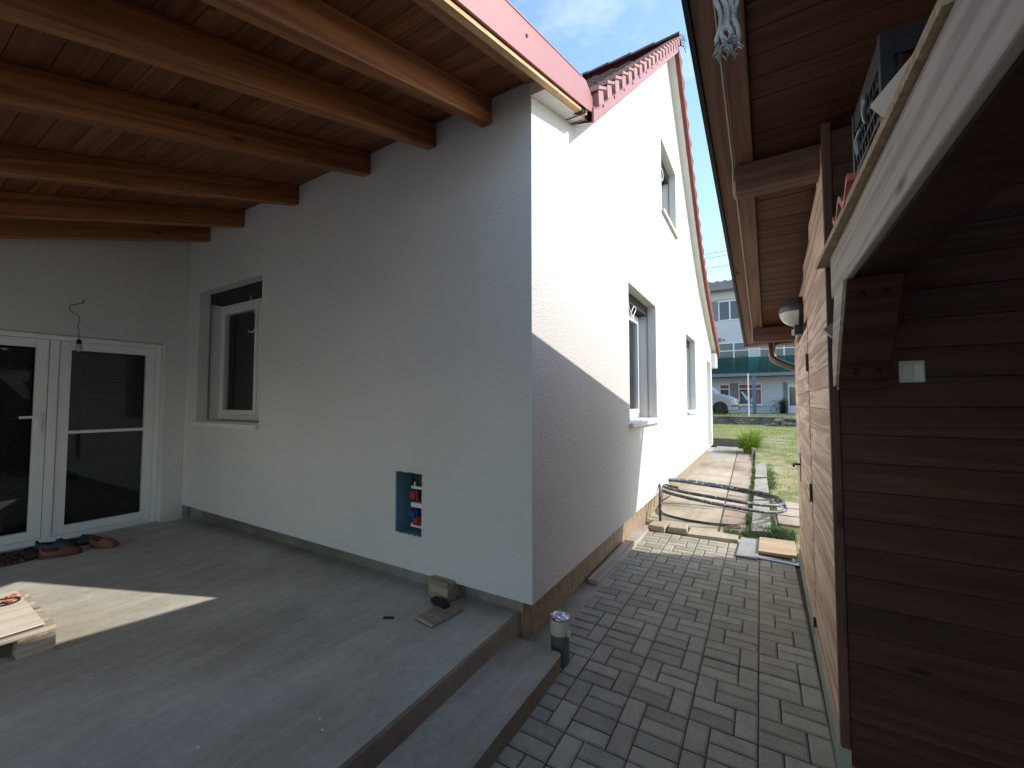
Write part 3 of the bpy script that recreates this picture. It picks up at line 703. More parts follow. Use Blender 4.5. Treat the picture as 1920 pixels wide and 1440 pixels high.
# side wall boards facing the path
pw = .1015; base = 1.447 - 14 * pw
sw_ = MB(); z = base; i = 0; DY0, DY1 = 3.37, 4.52; random.seed(21)
sw_.box(PX + .012, PX + .03, YF + .01, YB - .01, .13, 2.28)
while z < 3.0:
    z0, z1 = max(z + .0012, .13), z + pw - .0012
    for (a, b_) in ((YF + .02, DY0 - .003), (DY1 + .003, YB)):
        if z0 > 2.09: continue
        if z1 > .14: sw_.hexa([(PX, a, z0), (PX + .012, a, z0), (PX + .012, b_, z0), (PX, b_, z0), (PX + .0, a, z1), (PX + .012, a, z1), (PX + .012, b_, z1), (PX + .0, b_, z1)])
    if z0 > 2.09:      # above the door boards run through, cut by the roof slope
        yb = min(YB, 4.9 - (z1 + .02 - 2.33) / .195)
        if yb > YF + .1: sw_.box(PX, PX + .012, YF + .02, yb, z0, z1)
    z += pw
L8(sw_).build('wall_side', MT['shedw'], shed, bevel=.0018)
# filler above (sloping top), rear, unseen porch walls added to darken the porch
fl = MB(); fl.sbox(PX + .012, PX + .03, YF + .02, YB - .01, lambda y: 2.1, lambda y: zs(y) - .002); fl.box(PX + .01, XE, YB - .03, YB, .1, zs(YB)); fl.box(XE - .02, XE, -2.9, YB, 0, 2.3)
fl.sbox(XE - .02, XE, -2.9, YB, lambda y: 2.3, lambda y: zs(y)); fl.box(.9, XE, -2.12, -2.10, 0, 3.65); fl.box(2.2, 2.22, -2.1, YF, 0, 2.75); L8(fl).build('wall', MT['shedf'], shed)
# front wall boards
fw_ = MB(); z = .016; random.seed(31)
while z < 2.75:
    fw_.box(PX + .032, XE - .02, YF, YF + .018, max(z + .0008, .062), min(z + .1182, 2.80)); z += .119
fw_.box(PX + .032, XE - .02, YF + .018, YF + .03, .062, 2.80)
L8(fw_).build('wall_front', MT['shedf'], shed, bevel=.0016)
cp = MB(); cp.box(PX - .004, PX + .030, YF - .012, YF + .019, .132, 2.83); L8(cp).build('corner_board', MT['shedv'], shed, bevel=.004)
pl = MB(); pl.box(PX - .012, XE, YF + .031, YB, -.05, .128); pl.box(PX - .012, PX + .031, YF - .004, YF + .0305, -.05, .128); pl.box(PX - .012, PX + .139, -2.5, YF - .005, -.05, .012)
L8(pl).build('plinth', concrete('shed_plinth', (.33, .34, .27), (.46, .47, .38)), shed)
pf = MB(); pf.box(PX + .14, XE, -2.5, YF + .03, -.05, .055); L8(pf).build('porch_floor', MT['slab'], shed)
# door
dr = MB(); z = base
dr.box(PX + .0122, PX + .03, DY0, DY1, .06, 2.085)
while z < 2.08:
    z0, z1 = max(z + .0012, .06), min(z + pw - .0012, 2.085)
    if z1 > .07: dr.box(PX - .004, PX + .012, DY0 + .002, DY1 - .1, z0, z1)
    z += pw
dr.box(PX - .004, PX + .012, DY1 - .098, DY1 - .002, .06, 2.085)
do = L8(dr).build('shed_door', MT['shedw'], shed, bevel=.002)
hd = MB(); hd.box(PX - .010, PX - .004, DY1 - .07, DY1 - .04, .88, 1.13); hd.tube([(PX - .01, DY1 - .055, 1.03), (PX - .055, DY1 - .055, 1.03), (PX - .062, DY1 - .11, 1.03), (PX - .060, DY1 - .17, 1.028)], .010, 8)
L8(hd).build('handle', MT['blackm'], do)
for z in (.07, .93, 1.79):
    h = MB(); h.box(PX - .010, PX - .003, DY0 - .018, DY0 + .018, z, z + .11); h.tube([(PX - .01, DY0, z - .004), (PX - .01, DY0, z + .114)], .006, 8); L8(h).build('hinge', MT['blackm'], do)
# roof parts
YR0, YR1 = -3.0, 5.42  # near end out of view, lengthened to darken the porch and path
sf = MB(); y = YR0; random.seed(4)
while y < YR1:
    y1 = min(y + .105, YR1); sf.sbox(-.005, XE, y + .002, y1 - .003, lambda q: zs(q) + .012, lambda q: zs(q) + .03); y = y1
sf.sbox(-.005, XE, YR0, YR1, lambda q: zs(q) + .03, lambda q: zs(q) + .034)
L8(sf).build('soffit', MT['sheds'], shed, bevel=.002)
ra = MB(); ra.sbox(-.093, -.008, YR0, YR1 - .12, lambda q: zs(q) - .012, lambda q: zs(q) + .1); L8(ra).build('verge_rafter', MT['shedb'], shed, bevel=.006)
ob = MB(); ob.sbox(-.175, -.096, YR0, YR1 - .02, lambda q: zs(q) - .0, lambda q: zs(q) + .1); L8(ob).build('barge_board', MT['shedb'], shed, bevel=.003)
vf = MB(); vf.sbox(-.196, -.178, YR0 - .02, YR1 + .03, lambda q: zs(q) - .012, lambda q: zs(q) + .14); vf.sbox(-.196, XE + .1, YR0 - .02, YR1 + .03, lambda q: zs(q) + .125, lambda q: zs(q) + .14); L8(vf).build('roof_cover', plain('dark_roof_metal', (.045, .04, .042), .45, .4), shed)
for ya in (2.38, 4.83):
    pr = MB(); zb = zs(ya) - .155; pr.box(-.09, PX + .02 if ya > 3 else XE - .3, ya, ya + .115, zb, zs(ya + .115) + .005); L8(pr).build('purlin', MT['shedp'], shed, bevel=.005)
gt = MB(); gt.tube([(-.2, YR1 + .07, zs(YR1) + .03), (XE, YR1 + .07, zs(YR1) + .03)], .055, 12); gu = L8(gt).build('gutter', MT['gutter'], shed, smooth=True)
dp = MB(); yy = YR1 - .06; dp.tube([Vector(p) for p in spline([(.075, YR1 + .04, 2.25), (.075, yy + .04, 2.12), (.09, yy, 2.05), (.16, yy - .02, 2.0), (.30, yy - .05, 1.93), (.50, yy - .1, 1.83)], 6)], .036, 12); L8(dp).build('downpipe', MT['gutter'], gu, smooth=True)
# porch beam, brace, posts (the beam runs straight along the path, so it is turned back by the shed's small angle)
def straight(mb):
    mb.v = [(x + .015 * (2.27 - y), y, z) for x, y, z in mb.v]; return mb
bm_ = MB(); bm_.box(PX + .016, PX + .16, -2.3, 2.10, 2.004, 2.172); L8(straight(bm_)).build('porch_beam', MT['shedf'], shed, bevel=.006)  # near-black colour carries the shade on the beam's underside
bm_ = MB(); bm_.box(PX - .006, PX + .0155, -2.3, 2.10, 2.0, 2.173); L8(straight(bm_)).build('beam_lit_side', MT['grey'], shed, bevel=.005)  # thin pale layer paints the beam's lit side
bl = MB(); bl.box(PX + .003, PX + .15, 2.10, 2.257, .1, 2.17); 
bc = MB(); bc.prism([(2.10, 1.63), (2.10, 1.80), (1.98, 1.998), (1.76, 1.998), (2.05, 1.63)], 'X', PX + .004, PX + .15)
bo = L8(bc).build('brace', MT['shedf'], shed, bevel=.004)  # body coloured near-black to hold its shade
bc = MB(); bc.prism([(2.105, 1.645), (2.105, 1.80), (1.985, 1.998), (1.765, 1.998), (2.045, 1.648)], 'X', PX - .006, PX + .0035); L8(bc).build('brace_lit_side', MT['grey'], bo)  # pale layer stands for light on the brace's path side
for (yy, zz) in ((1.97, 1.70), (1.80, 1.95)):
    for xx in (PX + .045, PX + .11): bt = MB(); bt.tube([(xx, yy, zz), (xx, yy - .010, zz - .007)], .011, 8); L8(bt).build('bolt', MT['blackm'], bo)
pp = MB(); pp.box(PX + .0, PX + .14, -2.2, -2.06, .0, 1.999); L8(pp).build('porch_post', MT['shedv'], shed)
tb = MB(); tb.prism([(PX - .022, 1.897), (PX + .013, 1.927), (PX + .010, 1.857)], 'Y', YF - .055, YF - .014); L8(tb).build('corner_bracket', plain('dull_metal', (.30, .27, .22), .5, .3), shed)
# things on and at the shed
def at_shed(x, y):
    v = Matrix.Rotation(-.015, 3, 'Z') @ Vector((x - PX, y - PY, 0)); return v.x + PX, v.y + PY
lx, ly = at_shed(PX, 3.78)
lamp = empty('wall_lamp', 'round bulkhead lamp with half-hooded glass dome on the brown shed wall', 'wall lamp', (lx, ly, 2.26))
b = MB(); b.tube([(-.030, 0, 0), (0, 0, 0)], .118, 24); b.box(-.055, -.001, -.045, .045, -.17, -.10); b.build('back_plate', MT['black'], lamp, bevel=.004)
dm = MB(); hoodm = MB()
for mb_, lo in ((dm, -1), (hoodm, 1)):
    nn, k = 12, len(mb_.v); rad = .108 if lo < 0 else .114
    a0_, a1_ = (-PI, 0) if lo < 0 else (0, PI)
    for i in range(nn + 1):
        th = i / nn * PI / 2
        for j in range(nn + 1):
            ph = lerp(a0_, a1_, j / nn); mb_.v.append((-.03 - rad * 1.08 * math.cos(th), rad * math.sin(th) * math.cos(ph), rad * math.sin(th) * math.sin(ph)))
    for i in range(nn):
        for j in range(nn): mb_.f.append((k + i * (nn + 1) + j, k + (i + 1) * (nn + 1) + j, k + (i + 1) * (nn + 1) + j + 1, k + i * (nn + 1) + j + 1)); mb_.m.append(0)
dm.build('glass_dome', plain('opal_glass', (.62, .64, .56), .15, var=.05, spec=.7), lamp, smooth=True); hoodm.build('hood', plain('hood_metal', (.10, .095, .085), .35, .4), lamp, smooth=True)
b = MB(); b.tube([(-.035, 0, -.15), (-.07, 0, -.15)], .022, 12); b.build('sensor', MT['pvc'], lamp)
sx, sy = at_shed(.486, YF)
sw = empty('light_switch', 'white two-gang switch plate with rocker on the dark shed front', 'switch', (sx, sy, 1.662), -.015)
b = MB(); b.box(0, .078, -.014, -.001, 0, .088); b.build('plate', plain('aged_white_plastic', (.62, .65, .6), .35, var=.03), sw, bevel=.004)
b = MB(); b.box(.008, .041, -.021, -.0145, .010, .070); b.build('rocker', plain('rocker_plastic', (.66, .68, .63), .3, var=.03), sw, bevel=.003)
b = MB(); b.box(.044, .072, -.0175, -.0145, .010, .072); b.build('rocker', MT['pvc'], sw, bevel=.003)
# shelf board lying on the porch beam
sbm = MB(); q = [(.225, 2.27), (.52, 2.20), (.53, .80), (.245, .84)]
sbm.prism(q, 'Z', 2.176, 2.198); shb = tag(sbm.build('shelf_board', MT['osb']), 'long rough chipboard shelf lying on top of the grey porch beam', 'board')
# crate on shelf
cx0, cx1, cy0, cy1, cz0, cz1 = .275, .58, 1.32, 1.68, 2.20, 2.50
cr_ = MB(); t = .012
for z0, z1 in ((cz0, cz0 + .02), (cz0 + .055, cz0 + .068), (cz0 + .10, cz0 + .112), (cz0 + .145, cz0 + .157), (cz0 + .19, cz0 + .202), (cz0 + .235, cz0 + .3)):
    cr_.box(cx0, cx0 + t, cy0 + t, cy1 - t, z0, z1); cr_.box(cx1 - t, cx1, cy0 + t, cy1 - t, z0, z1); cr_.box(cx0, cx1, cy0, cy0 + t, z0, z1); cr_.box(cx0, cx1, cy1 - t, cy1, z0, z1)
for i in range(9):
    yy = lerp(cy0 + .03, cy1 - .04, i / 8); cr_.box(cx0 + .002, cx0 + t - .002, yy, yy + .009, cz0 + .01, cz1 - .05); cr_.box(cx1 - t + .002, cx1 - .002, yy, yy + .009, cz0 + .01, cz1 - .05)
for i in range(8):
    xx = lerp(cx0 + .03, cx1 - .04, i / 7); cr_.box(xx, xx + .009, cy0 + .002, cy0 + t - .002, cz0 + .01, cz1 - .05)
for a, b_ in ((cx0, cy0), (cx1 - .02, cy0), (cx0, cy1 - .02), (cx1 - .02, cy1 - .02)): cr_.box(a - .003, a + .022, b_ - .003, b_ + .022, cz0, cz1)
cr_.box(cx0 + t, cx1 - t, cy0 + t, cy1 - t, cz0 + .002, cz0 + .01)
tag(cr_.build('crate', MT['black']), 'black slatted plastic crate standing on the chipboard shelf', 'crate')
cs = MB(); cs.prism([(.96, 2.199), (1.295, 2.312), (1.30, 2.306), (1.17, 2.199)], 'X', .247, .251)
tag(cs.build('cardboard_sheet', plain('grey_card', (.50, .46, .38), .8, var=.06)), 'thin pale cardboard sheet leaning against the black crate', 'cardboard')
cl = MB(); cl.tube(spline([(.262, 1.44, 2.405), (.255, 1.40, 2.40), (.25, 1.385, 2.37), (.255, 1.41, 2.35), (.262, 1.43, 2.345)], 6), .006, 7)
cl.tube(spline([(.258, 1.47, 2.35), (.252, 1.50, 2.33), (.255, 1.50, 2.29)], 6), .006, 7)
tag(cl.build('wire_clip', MT['alu'], smooth=True), 'small bent shiny wire clip on the side of the black crate', 'clip')
# clay tile edge peeking over the shelf
tt = MB(); prof = []
for i in range(31):
    u = i / 30; yv = lerp(1.53, 1.82, u); zv = 2.232 + .024 * math.cos(u * PI * 3.6)
    prof.append((yv, zv))
poly = prof + [(a, b_ - .022) for a, b_ in reversed(prof)]
tt.prism(poly, 'X', .232, .272)
tag(tt.build('clay_tile', plain('orange_clay', (.50, .13, .07), .55, var=.12, vs=20)), 'wavy orange clay roof tile sticking out over the shelf end', 'roof tile')
# cord along the shed verge
def sp(x, y, z): a, b_ = at_shed(x, y); return (a, b_, z)
cdm = MB(); cdm.tube([sp(-.097, -2.4, zs(-2.4) - .02), sp(-.097, 1.0, zs(1.0) - .025), sp(-.097, 2.36, zs(2.36) - .03), sp(-.099, 2.375, zs(2.38) - .05), sp(-.099, 2.375, zs(2.38) - .16), sp(-.095, 2.44, zs(2.38) - .165), sp(-.098, 2.50, zs(2.5) - .02), sp(-.097, 4.82, zs(4.82) - .02), sp(-.099, 4.825, zs(4.83) - .155)], .0035, 6)
tag(cdm.build('cord', plain('cord', (.62, .55, .48), .7)), 'thin pale cord stretched along the shed verge rafter', 'cord')
# rope bundle hanging from rafter
rp = MB(); random.seed(6)
rx, ry, rz = -.040, .86, 2.70
ropem = plain('grey_rope', (.52, .54, .54), .85, var=.2, vs=120, bs=160)
for k, (dx_, top, bot) in enumerate(((-.014, 2.62, 2.275), (-.005, 2.62, 2.27), (.006, 2.62, 2.265), (.016, 2.62, 2.255), (.000, 2.6, 2.29), (.010, 2.6, 2.28))):
    yo = random.uniform(-.012, .012); P = []
    for i in range(34):
        u = i / 33; z = lerp(top, bot, u)
        if u > .62:
            q_ = (u - .62) / .38; P.append((rx + dx_ + .0045 * math.cos(q_ * PI * 3.3 + k), ry + yo + .008 * math.sin(q_ * PI * 3.3 + k), z))
        else: P.append((rx + dx_ * (.55 + .45 * u / .62) + .0015 * math.sin(u * 9 + k), ry + yo, z))
    rp.tube(P, .0042, 7)
for i in range(70):
    a = (rx + random.uniform(-.018, .021), ry + random.uniform(-.015, .015), random.uniform(2.247, 2.275)); rp.tube([a, (a[0] + random.uniform(-.009, .009), a[1] + random.uniform(-.006, .006), a[2] - random.uniform(.004, .012))], .0015, 4)
rp.tube([(rx, ry, 2.60), (rx + .005, ry, 2.78), (rx, ry + .02, zs(.86) + .0)], .007, 7)
tag(rp.build('rope_bundle', ropem, smooth=True), 'knotted bundle of pale grey rope hanging under the shed roof edge', 'rope')

# ------------------------------------------------------------------ objects near the house corner
def box_thing(name, mats, c, s, rz, label, cat, group=None, bevel=.003, rx=0, ry=0):
    m_ = MB(); m_.obox((0, 0, 0), *s, rz=0); o = m_.build(name, mats, bevel=bevel); o.location = c; o.rotation_euler = (rx, ry, rz); return tag(o, label, cat, group)
box_thing('wood_block', MT['greyx'], (-1.90, 2.28, .305), (.19, .17, .125), -.12, 'chunky offcut of pale timber tucked under the house corner', 'wood block')
box_thing('wood_wedge', MT['blackm'], (-1.83, 2.13, .268), (.15, .045, .03), -.2, 'small black strip lying against the timber offcut', 'wedge')
box_thing('plywood_offcut', MT['greyx'], (-1.765, 2.05, .25), (.16, .26, .016), -.12, 'flat brown plywood offcut on the slab before the timber block', 'board')
box_thing('wood_chip', MT['blackm'], (-2.02, 1.865, .2385), (.07, .02, .008), .5, 'dark splinter lying alone on the grey slab', 'splinter')
pp = MB(); pp.tube([(-1.085, 2.375, -.02), (-1.085, 2.375, .20)], .056, 24)
pipe = tag(pp.build('drain_pipe', plain('grey_pvc', (.115, .12, .125), .45), smooth=False), 'upright grey drain stub with taped foil top at the step end', 'pipe')
cap = MB(); cap.tube([(-1.085, 2.375, .175), (-1.085, 2.375, .262)], .0595, 24); cap.build('tape_wrap', plain('cream_tape', (.55, .49, .38), .5, var=.1, vs=20), pipe)
fo = MB(); random.seed(12); nn = 14; k = len(fo.v)
for i in range(nn + 1):
    for j in range(20):
        r_ = .061 * i / nn; w_ = 2 * PI * j / 20; fo.v.append((-1.085 + r_ * math.cos(w_), 2.375 + r_ * math.sin(w_), .264 + random.uniform(0, .010) + .012 * math.sqrt(max(0, 1 - (i / nn) ** 2))))
for i in range(nn):
    for j in range(20): fo.f.append((i * 20 + j, i * 20 + (j + 1) % 20, (i + 1) * 20 + (j + 1) % 20, (i + 1) * 20 + j)); fo.m.append(0)
fo.build('foil', plain('foil', (.75, .75, .75), .25, .9), pipe)
tf = MB(); tf.obox((-1.02, 2.36, .19), .02, .03, .03, .5); tf.build('tape_flap', plain('tape_end', (.6, .5, .35), .5), pipe)
wb = MB(); wb.hexa([(-1.30, 3.42, .035), (-1.215, 3.42, .035), (-1.20, 4.6, .035), (-1.30, 4.6, .035), (-1.30, 3.42, .075), (-1.215, 3.42, .075), (-1.20, 4.6, .08), (-1.30, 4.6, .08)])
tag(wb.build('timber_batten', MT['grey'], bevel=.003), 'long grey timber batten lying beside the house plinth', 'timber')
# rough stones at the end of the pavers
grpS = 'rough paving stones at the end of the block paving'
for i, (x, y, sx_, sy_, rz, lab) in enumerate(((-1.12, 5.42, .20, .24, -.1, 'left rough stone by the plinth at the end of the paving'), (-.90, 5.45, .21, .20, .08, 'right rough stone of the pair at the end of the paving'))):
    box_thing('paving_stone', MT['path'], (x, y, .03), (sx_, sy_, .075), rz, lab, 'paving stone', grpS, .012)
ct = MB(); ct.hexa([(-.78, 5.36, -.03), (-.26, 5.42, -.03), (-.26, 5.62, -.03), (-.78, 5.62, -.03), (-.78, 5.36, .012), (-.26, 5.42, .012), (-.26, 5.62, .012), (-.78, 5.62, .02)])
tag(ct.build('sandy_patch', MT['path']), kind='structure')
box_thing('metal_plate', concrete('zinc_sheet', (.30, .31, .32), (.44, .45, .46), (.7, .68, .64), 1.5), (-.145, 5.18, .017), (.19, .66, .014), -.03, 'bluish grey flat sheet lying on the pavers beside a wooden board', 'sheet')
box_thing('loose_board', wood('raw_board', (.42, .30, .18), (.60, .45, .29), 'X', .7), (.115, 5.27, .04), (.33, .52, .03), -.02, 'light wooden panel lying at the foot of the shed door', 'board', ry=-.02)
box_thing('zinc_strip', plain('zinc', (.55, .56, .56), .35, .7), (.03, 4.95, .010), (.52, .09, .008), -.12, 'narrow bright metal strip lying under the wooden panel', 'strip')
# black pipe coil leaning off the plinth, on a short standpipe
hz = MB(); hm_, hn, hl, hp = mat('dusty_black_pipe'); hv = coord(hn, hl); ht = nse(hn, hl, hv, 26, 5, .7)
geo = hn.new('ShaderNodeNewGeometry'); sep = hn.new('ShaderNodeSeparateXYZ'); hl.new(geo.outputs['Normal'], sep.inputs[0])
hr = ramp(hn, [(.52, (.05, .055, .06)), (.66, (.50, .48, .45))]); hl.new(ht.outputs[0], hr.inputs[0]); hl.new(hr.outputs[0], hp.inputs['Base Color']); hp.inputs['Roughness'].default_value = .45
def ell(c, a, b, z0, tilt, t0, t1, n=44, w=0):
    out = []
    for i in range(n + 1):
        th = lerp(t0, t1, i / n); out.append((c[0] + a * math.cos(th), c[1] + b * math.sin(th) + w * math.cos(th), z0 + tilt * math.cos(th) + .01 * math.sin(3 * th)))
    return out
P = ell((-.55, 6.42, 0), .80, .62, .30, -.10, PI * 1.02, PI * 3.0, 60, .1); hz.tube(P, .0225, 9)
P = ell((-.53, 6.50, 0), .76, .50, .33, -.08, PI * .98, PI * 2.98, 60, .12); hz.tube(P, .0225, 9)
P = ell((-.60, 6.55, 0), .72, .30, .34, -.06, PI * .4, PI * 1.3, 30, .1); hz.tube(P, .0225, 9)
coil = tag(hz.build('pipe_coil', hm_, smooth=True), 'loose coil of dusty black water pipe beside the house wall', 'hose')
sdp = MB(); sdp.tube(spline([(-1.165, 5.72, -.02), (-1.168, 5.73, .2), (-1.17, 5.75, .36), (-1.19, 5.85, .44), (-1.25, 6.0, .46), (-1.30, 6.15, .42)], 6), .018, 9)
tag(sdp.build('standpipe', hm_, smooth=True), 'bent dusty pipe rising from the ground to the house wall', 'pipe')
stk = MB(); stk.tube([(.13, 6.35, -.02), (.10, 6.35, .33)], .014, 7); tag(stk.build('stake', MT['grey']), 'short grey stake holding the right side of the pipe coil', 'stake')
wr = MB()
for i, off in enumerate((0, .045, .09)):
    wr.tube(spline([(-1.30, 7.2 - off, .05), (-1.33, 6.6 - off, .06), (-1.22, 6.1 - off, .045), (-.95, 5.95 - off * .9, .033), (-.6, 5.93 - off, .028), (-.25, 5.98 - off * 1.6, .03)], 8), .0055, 6)
tag(wr.build('loose_cables', MT['blackm'], smooth=True), 'three thin dark cables trailing on the concrete path', 'cable')

# ------------------------------------------------------------------ shoes, mat, lamp, pallet
mt_ = MB(); nxm, nym = 14, 18; x0, x1, y0, y1 = -5.92, -5.50, .35, 1.08
for i in range(nxm):
    for j in range(nym):
        def zc(a, b_): u, v_ = lerp(x0, x1, a / nxm), lerp(y0, y1, b_ / nym); return (u + .03 * noise.noise((u * 4, v_ * 4, 1)), v_ + .03 * noise.noise((u * 4, v_ * 4, 7)), slabz(u) + .022 + .030 * noise.noise((u * 9, v_ * 9, 2)) + .02 * (a in (0, nxm) or b_ in (0, nym)) * -1)
        mt_.quad(zc(i, j), zc(i + 1, j), zc(i + 1, j + 1), zc(i, j + 1))
o = tag(mt_.build('door_mat', plain('dark_cloth', (.075, .05, .042), .95, var=.3, vs=40, bs=120), smooth=True), 'crumpled dark brown cloth mat before the sliding door', 'mat')
so = o.modifiers.new('solid', 'SOLIDIFY'); so.thickness = .012
def shoe(name, c, rz, col, label, L=.27, W_=.095, open_=True, tilt=0):
    root = empty(name, label, 'shoe', c, rz, 'shoes left at the sliding door'); root.rotation_euler = (tilt, 0, rz)
    def wid(u): return W_ / 2 * (.72 + .32 * math.sin(min(1, u * 1.25) * PI * .5) - .12 * math.cos(u * PI * 2)) * (math.sqrt(max(.02, 1 - (2 * u - 1) ** 8)))
    s = MB(); n_ = 16; pr = []
    for i in range(n_ + 1): u = i / n_; pr.append((L * (u - .5), wid(u)))
    poly = pr + [(a, -b_) for a, b_ in reversed(pr)]
    s.prism(poly, 'Z', 0, .024); s.build('sole', plain(name + '_sole', tuple(c_ * .75 for c_ in col), .7), root, bevel=.004)
    u_ = MB(); n2 = 12; rows = []
    for i in range(n_ + 1):
        u = i / n_; h_ = .022 + (.058 * math.sin(min(1, max(0, (1 - u) / .55)) * PI / 2) if u > .45 else .045 + .013 * math.cos(u * 5)); w_ = wid(u) * .98
        rows.append([(L * (u - .5), w_ * math.cos(t_ * PI / n2), .02 + h_ * math.sin(t_ * PI / n2)) for t_ in range(n2 + 1)])
    k = 0
    for r_ in rows: u_.v += r_
    for i in range(n_):
        for j in range(n2):
            if i < n_ * .5 and 3 <= j < n2 - 3 and i > 0: continue
            u_.f.append((i * (n2 + 1) + j, i * (n2 + 1) + j + 1, (i + 1) * (n2 + 1) + j + 1, (i + 1) * (n2 + 1) + j)); u_.m.append(0)
    uo = u_.build('upper', plain(name + '_upper', col, .6, var=.2, vs=30), root, smooth=True); q_ = uo.modifiers.new('s', 'SOLIDIFY'); q_.thickness = .006
    ins = MB(); ins.prism([(a * .9, b_ * .8) for a, b_ in poly], 'Z', .0245, .027); ins.build('insole', MT['blackm'], root)
    return root
red = (.17, .055, .045); navy = (.03, .035, .055)
shoe('red_clog', (-5.43, 1.15, slabz(-5.4)), 1.25, red, 'dull red clog lying nearest the mat')
shoe('red_clog', (-5.42, 1.43, slabz(-5.4)), .5, (.22, .085, .055), 'red clog with open top pointing away, farthest from the mat')
shoe('dark_shoe', (-5.72, 1.18, slabz(-5.7)), 1.0, navy, 'dark blue shoe behind the red clogs, nearer the mat', L=.29, W_=.11)
shoe('dark_shoe', (-5.70, 1.34, slabz(-5.7)), 1.35, (.035, .035, .04), 'black shoe between the door frame and the red clogs', L=.29, W_=.11)
bl = empty('hanging_bulb', 'bare bulb socket dangling from curled wire above the sliding door', 'bulb', (-5.93, 1.315, 2.12))
b = MB(); b.tube([Vector((x + 5.93, y_ - 1.315, z - 2.12)) for x, y_, z in spline([(-5.985, 1.345, 2.635), (-5.95, 1.335, 2.60), (-5.93, 1.27, 2.565), (-5.92, 1.235, 2.54), (-5.92, 1.25, 2.49), (-5.92, 1.30, 2.455), (-5.92, 1.31, 2.40), (-5.93, 1.30, 2.36), (-5.93, 1.31, 2.30), (-5.93, 1.315, 2.22)], 6)], .0045, 6); b.build('wire', MT['gutter'], bl, smooth=True)
b = MB(); b.tube([(0, 0, .10), (0, 0, .085), (0, 0, .05)], [.010, .020, .022], 12); b.build('socket', MT['blackm'], bl, smooth=True)
b = MB(); b.tube([(0, 0, .052), (0, 0, .03), (0, 0, .005), (0, 0, -.018), (0, 0, -.03)], [.018, .024, .028, .020, .004], 14); b.build('bulb', plain('bulb_glass', (.45, .45, .38), .2), bl, smooth=True)
# pallet with sheet
pal = empty('wooden_pallet', 'worn wooden pallet on the slab at the left edge in sunlight', 'pallet', (-3.35, .705, slabz(-3.6)), 0)
pal.rotation_euler = (0, -.011 * 0, -.02)
PW, PL = .80, 1.2      # width runs to -X, length to -Y
for k in range(5):
    b = MB(); x0 = -k * .17; b.box(x0 - .12, x0, -PL, 0, .122, .144); b.build('top_board', MT['grey'], pal, bevel=.004)
for k in range(3):
    b = MB(); y0 = -k * .53; b.box(-PW, 0, y0 - .14, y0, .100, .121); b.build('cross_board', MT['greyx'], pal, bevel=.004)
for i in range(3):
    for j in range(3):
        b = MB(); b.box(-j * .35 - .10, -j * .35, -i * .53 - .14, -i * .53, .022, .099); b.build('block', MT['grey'], pal, bevel=.004)
for j in range(3): b = MB(); b.box(-j * .35 - .10, -j * .35, -PL, 0, 0, .021); b.build('bottom_board', MT['grey'], pal, bevel=.003)
ZS = slabz(-3.6) + .1445
b = MB(); b.box(-.365, .365, -.6, .6, 0, .009); o = b.build('pale_sheet', wood('pale_panel', (.60, .53, .42), (.74, .68, .56), 'Y', .7, knots=False, isl=0, bstr=.03), bevel=.001); o.location = (-3.765, .075, ZS + .007); o.rotation_euler = (0, 0, -.02); tag(o, 'pale flat panel lying on top of the wooden pallet', 'panel')
b = MB(); b.box(-.365, .365, -.6, .6, 0, .006); o = b.build('lower_sheet', plain('dark_edge', (.06, .055, .05), .8)); o.location = (-3.76, .070, ZS); o.rotation_euler = (0, 0, -.02); tag(o, 'thin dark panel sandwiched under the pale panel on the pallet', 'panel')
zt = ZS + .021
hk = MB(); hk.tube(spline([(-4.02, .40, zt), (-4.00, .52, zt), (-3.99, .60, zt), (-3.95, .655, zt), (-3.89, .655, zt), (-3.86, .61, zt), (-3.87, .58, zt)], 8), .005, 6)
hk.tube(spline([(-3.90, .40, zt), (-3.90, .52, zt), (-3.91, .59, zt), (-3.89, .61, zt)], 8), .005, 6)
tag(hk.build('bent_wire', MT['blackm'], smooth=True), 'hooked black wire lying on the pale panel', 'wire')
rgm = MB(); random.seed(14)
for k in range(16):
    rgm.obox((-3.98 + random.uniform(-.05, .09), .665 + random.uniform(-.08, .02), zt + random.uniform(-.004, .008)), random.uniform(.012, .03), random.uniform(.01, .02), .004, random.uniform(0, 3), random.uniform(-.3, .3))
tag(rgm.build('orange_scraps', plain('orange_plastic', (.62, .20, .11), .5)), 'scraps of orange plastic beside the hooked wire on the panel', 'scraps')

# ------------------------------------------------------------------ vegetation
def blade(mb, x, y, z, h, lean, az, w, seg=3):
    px, py = math.cos(az + PI / 2) * w / 2, math.sin(az + PI / 2) * w / 2; k = len(mb.v)
    for i in range(seg + 1):
        u = i / seg; r_ = lean * u * u; zz = z + h * (u - .50 * min(1.1, lean / max(h, .01)) * u * u * u); f = 1 - u * .92
        cx_, cy_ = x + math.cos(az) * r_, y + math.sin(az) * r_
        mb.v += [(cx_ - px * f, cy_ - py * f, zz), (cx_ + px * f, cy_ + py * f, zz)]
    for i in range(seg): mb.f.append((k + 2 * i, k + 2 * i + 1, k + 2 * i + 3, k + 2 * i + 2)); mb.m.append(0)
random.seed(40)
gr = MB()
for i in range(17000):
    y = 6.0 + 21 * random.random() ** 1.35; x = random.uniform(-3.2, 2.6)
    if y < 16.5 and x < .12: continue
    if y < 8.0 and x > .12 and y < 7.95: continue
    if noise.noise((x * 1.1, y * .8, 3)) < -.12 and random.random() < .8: continue
    zz = .27 if (y > 16.4 and x < -.3) else gz(x, y)
    blade(gr, x, y, zz - .005, random.uniform(.03, .09), random.uniform(.01, .05), random.uniform(0, 6.3), .008 + .0006 * y, 2)
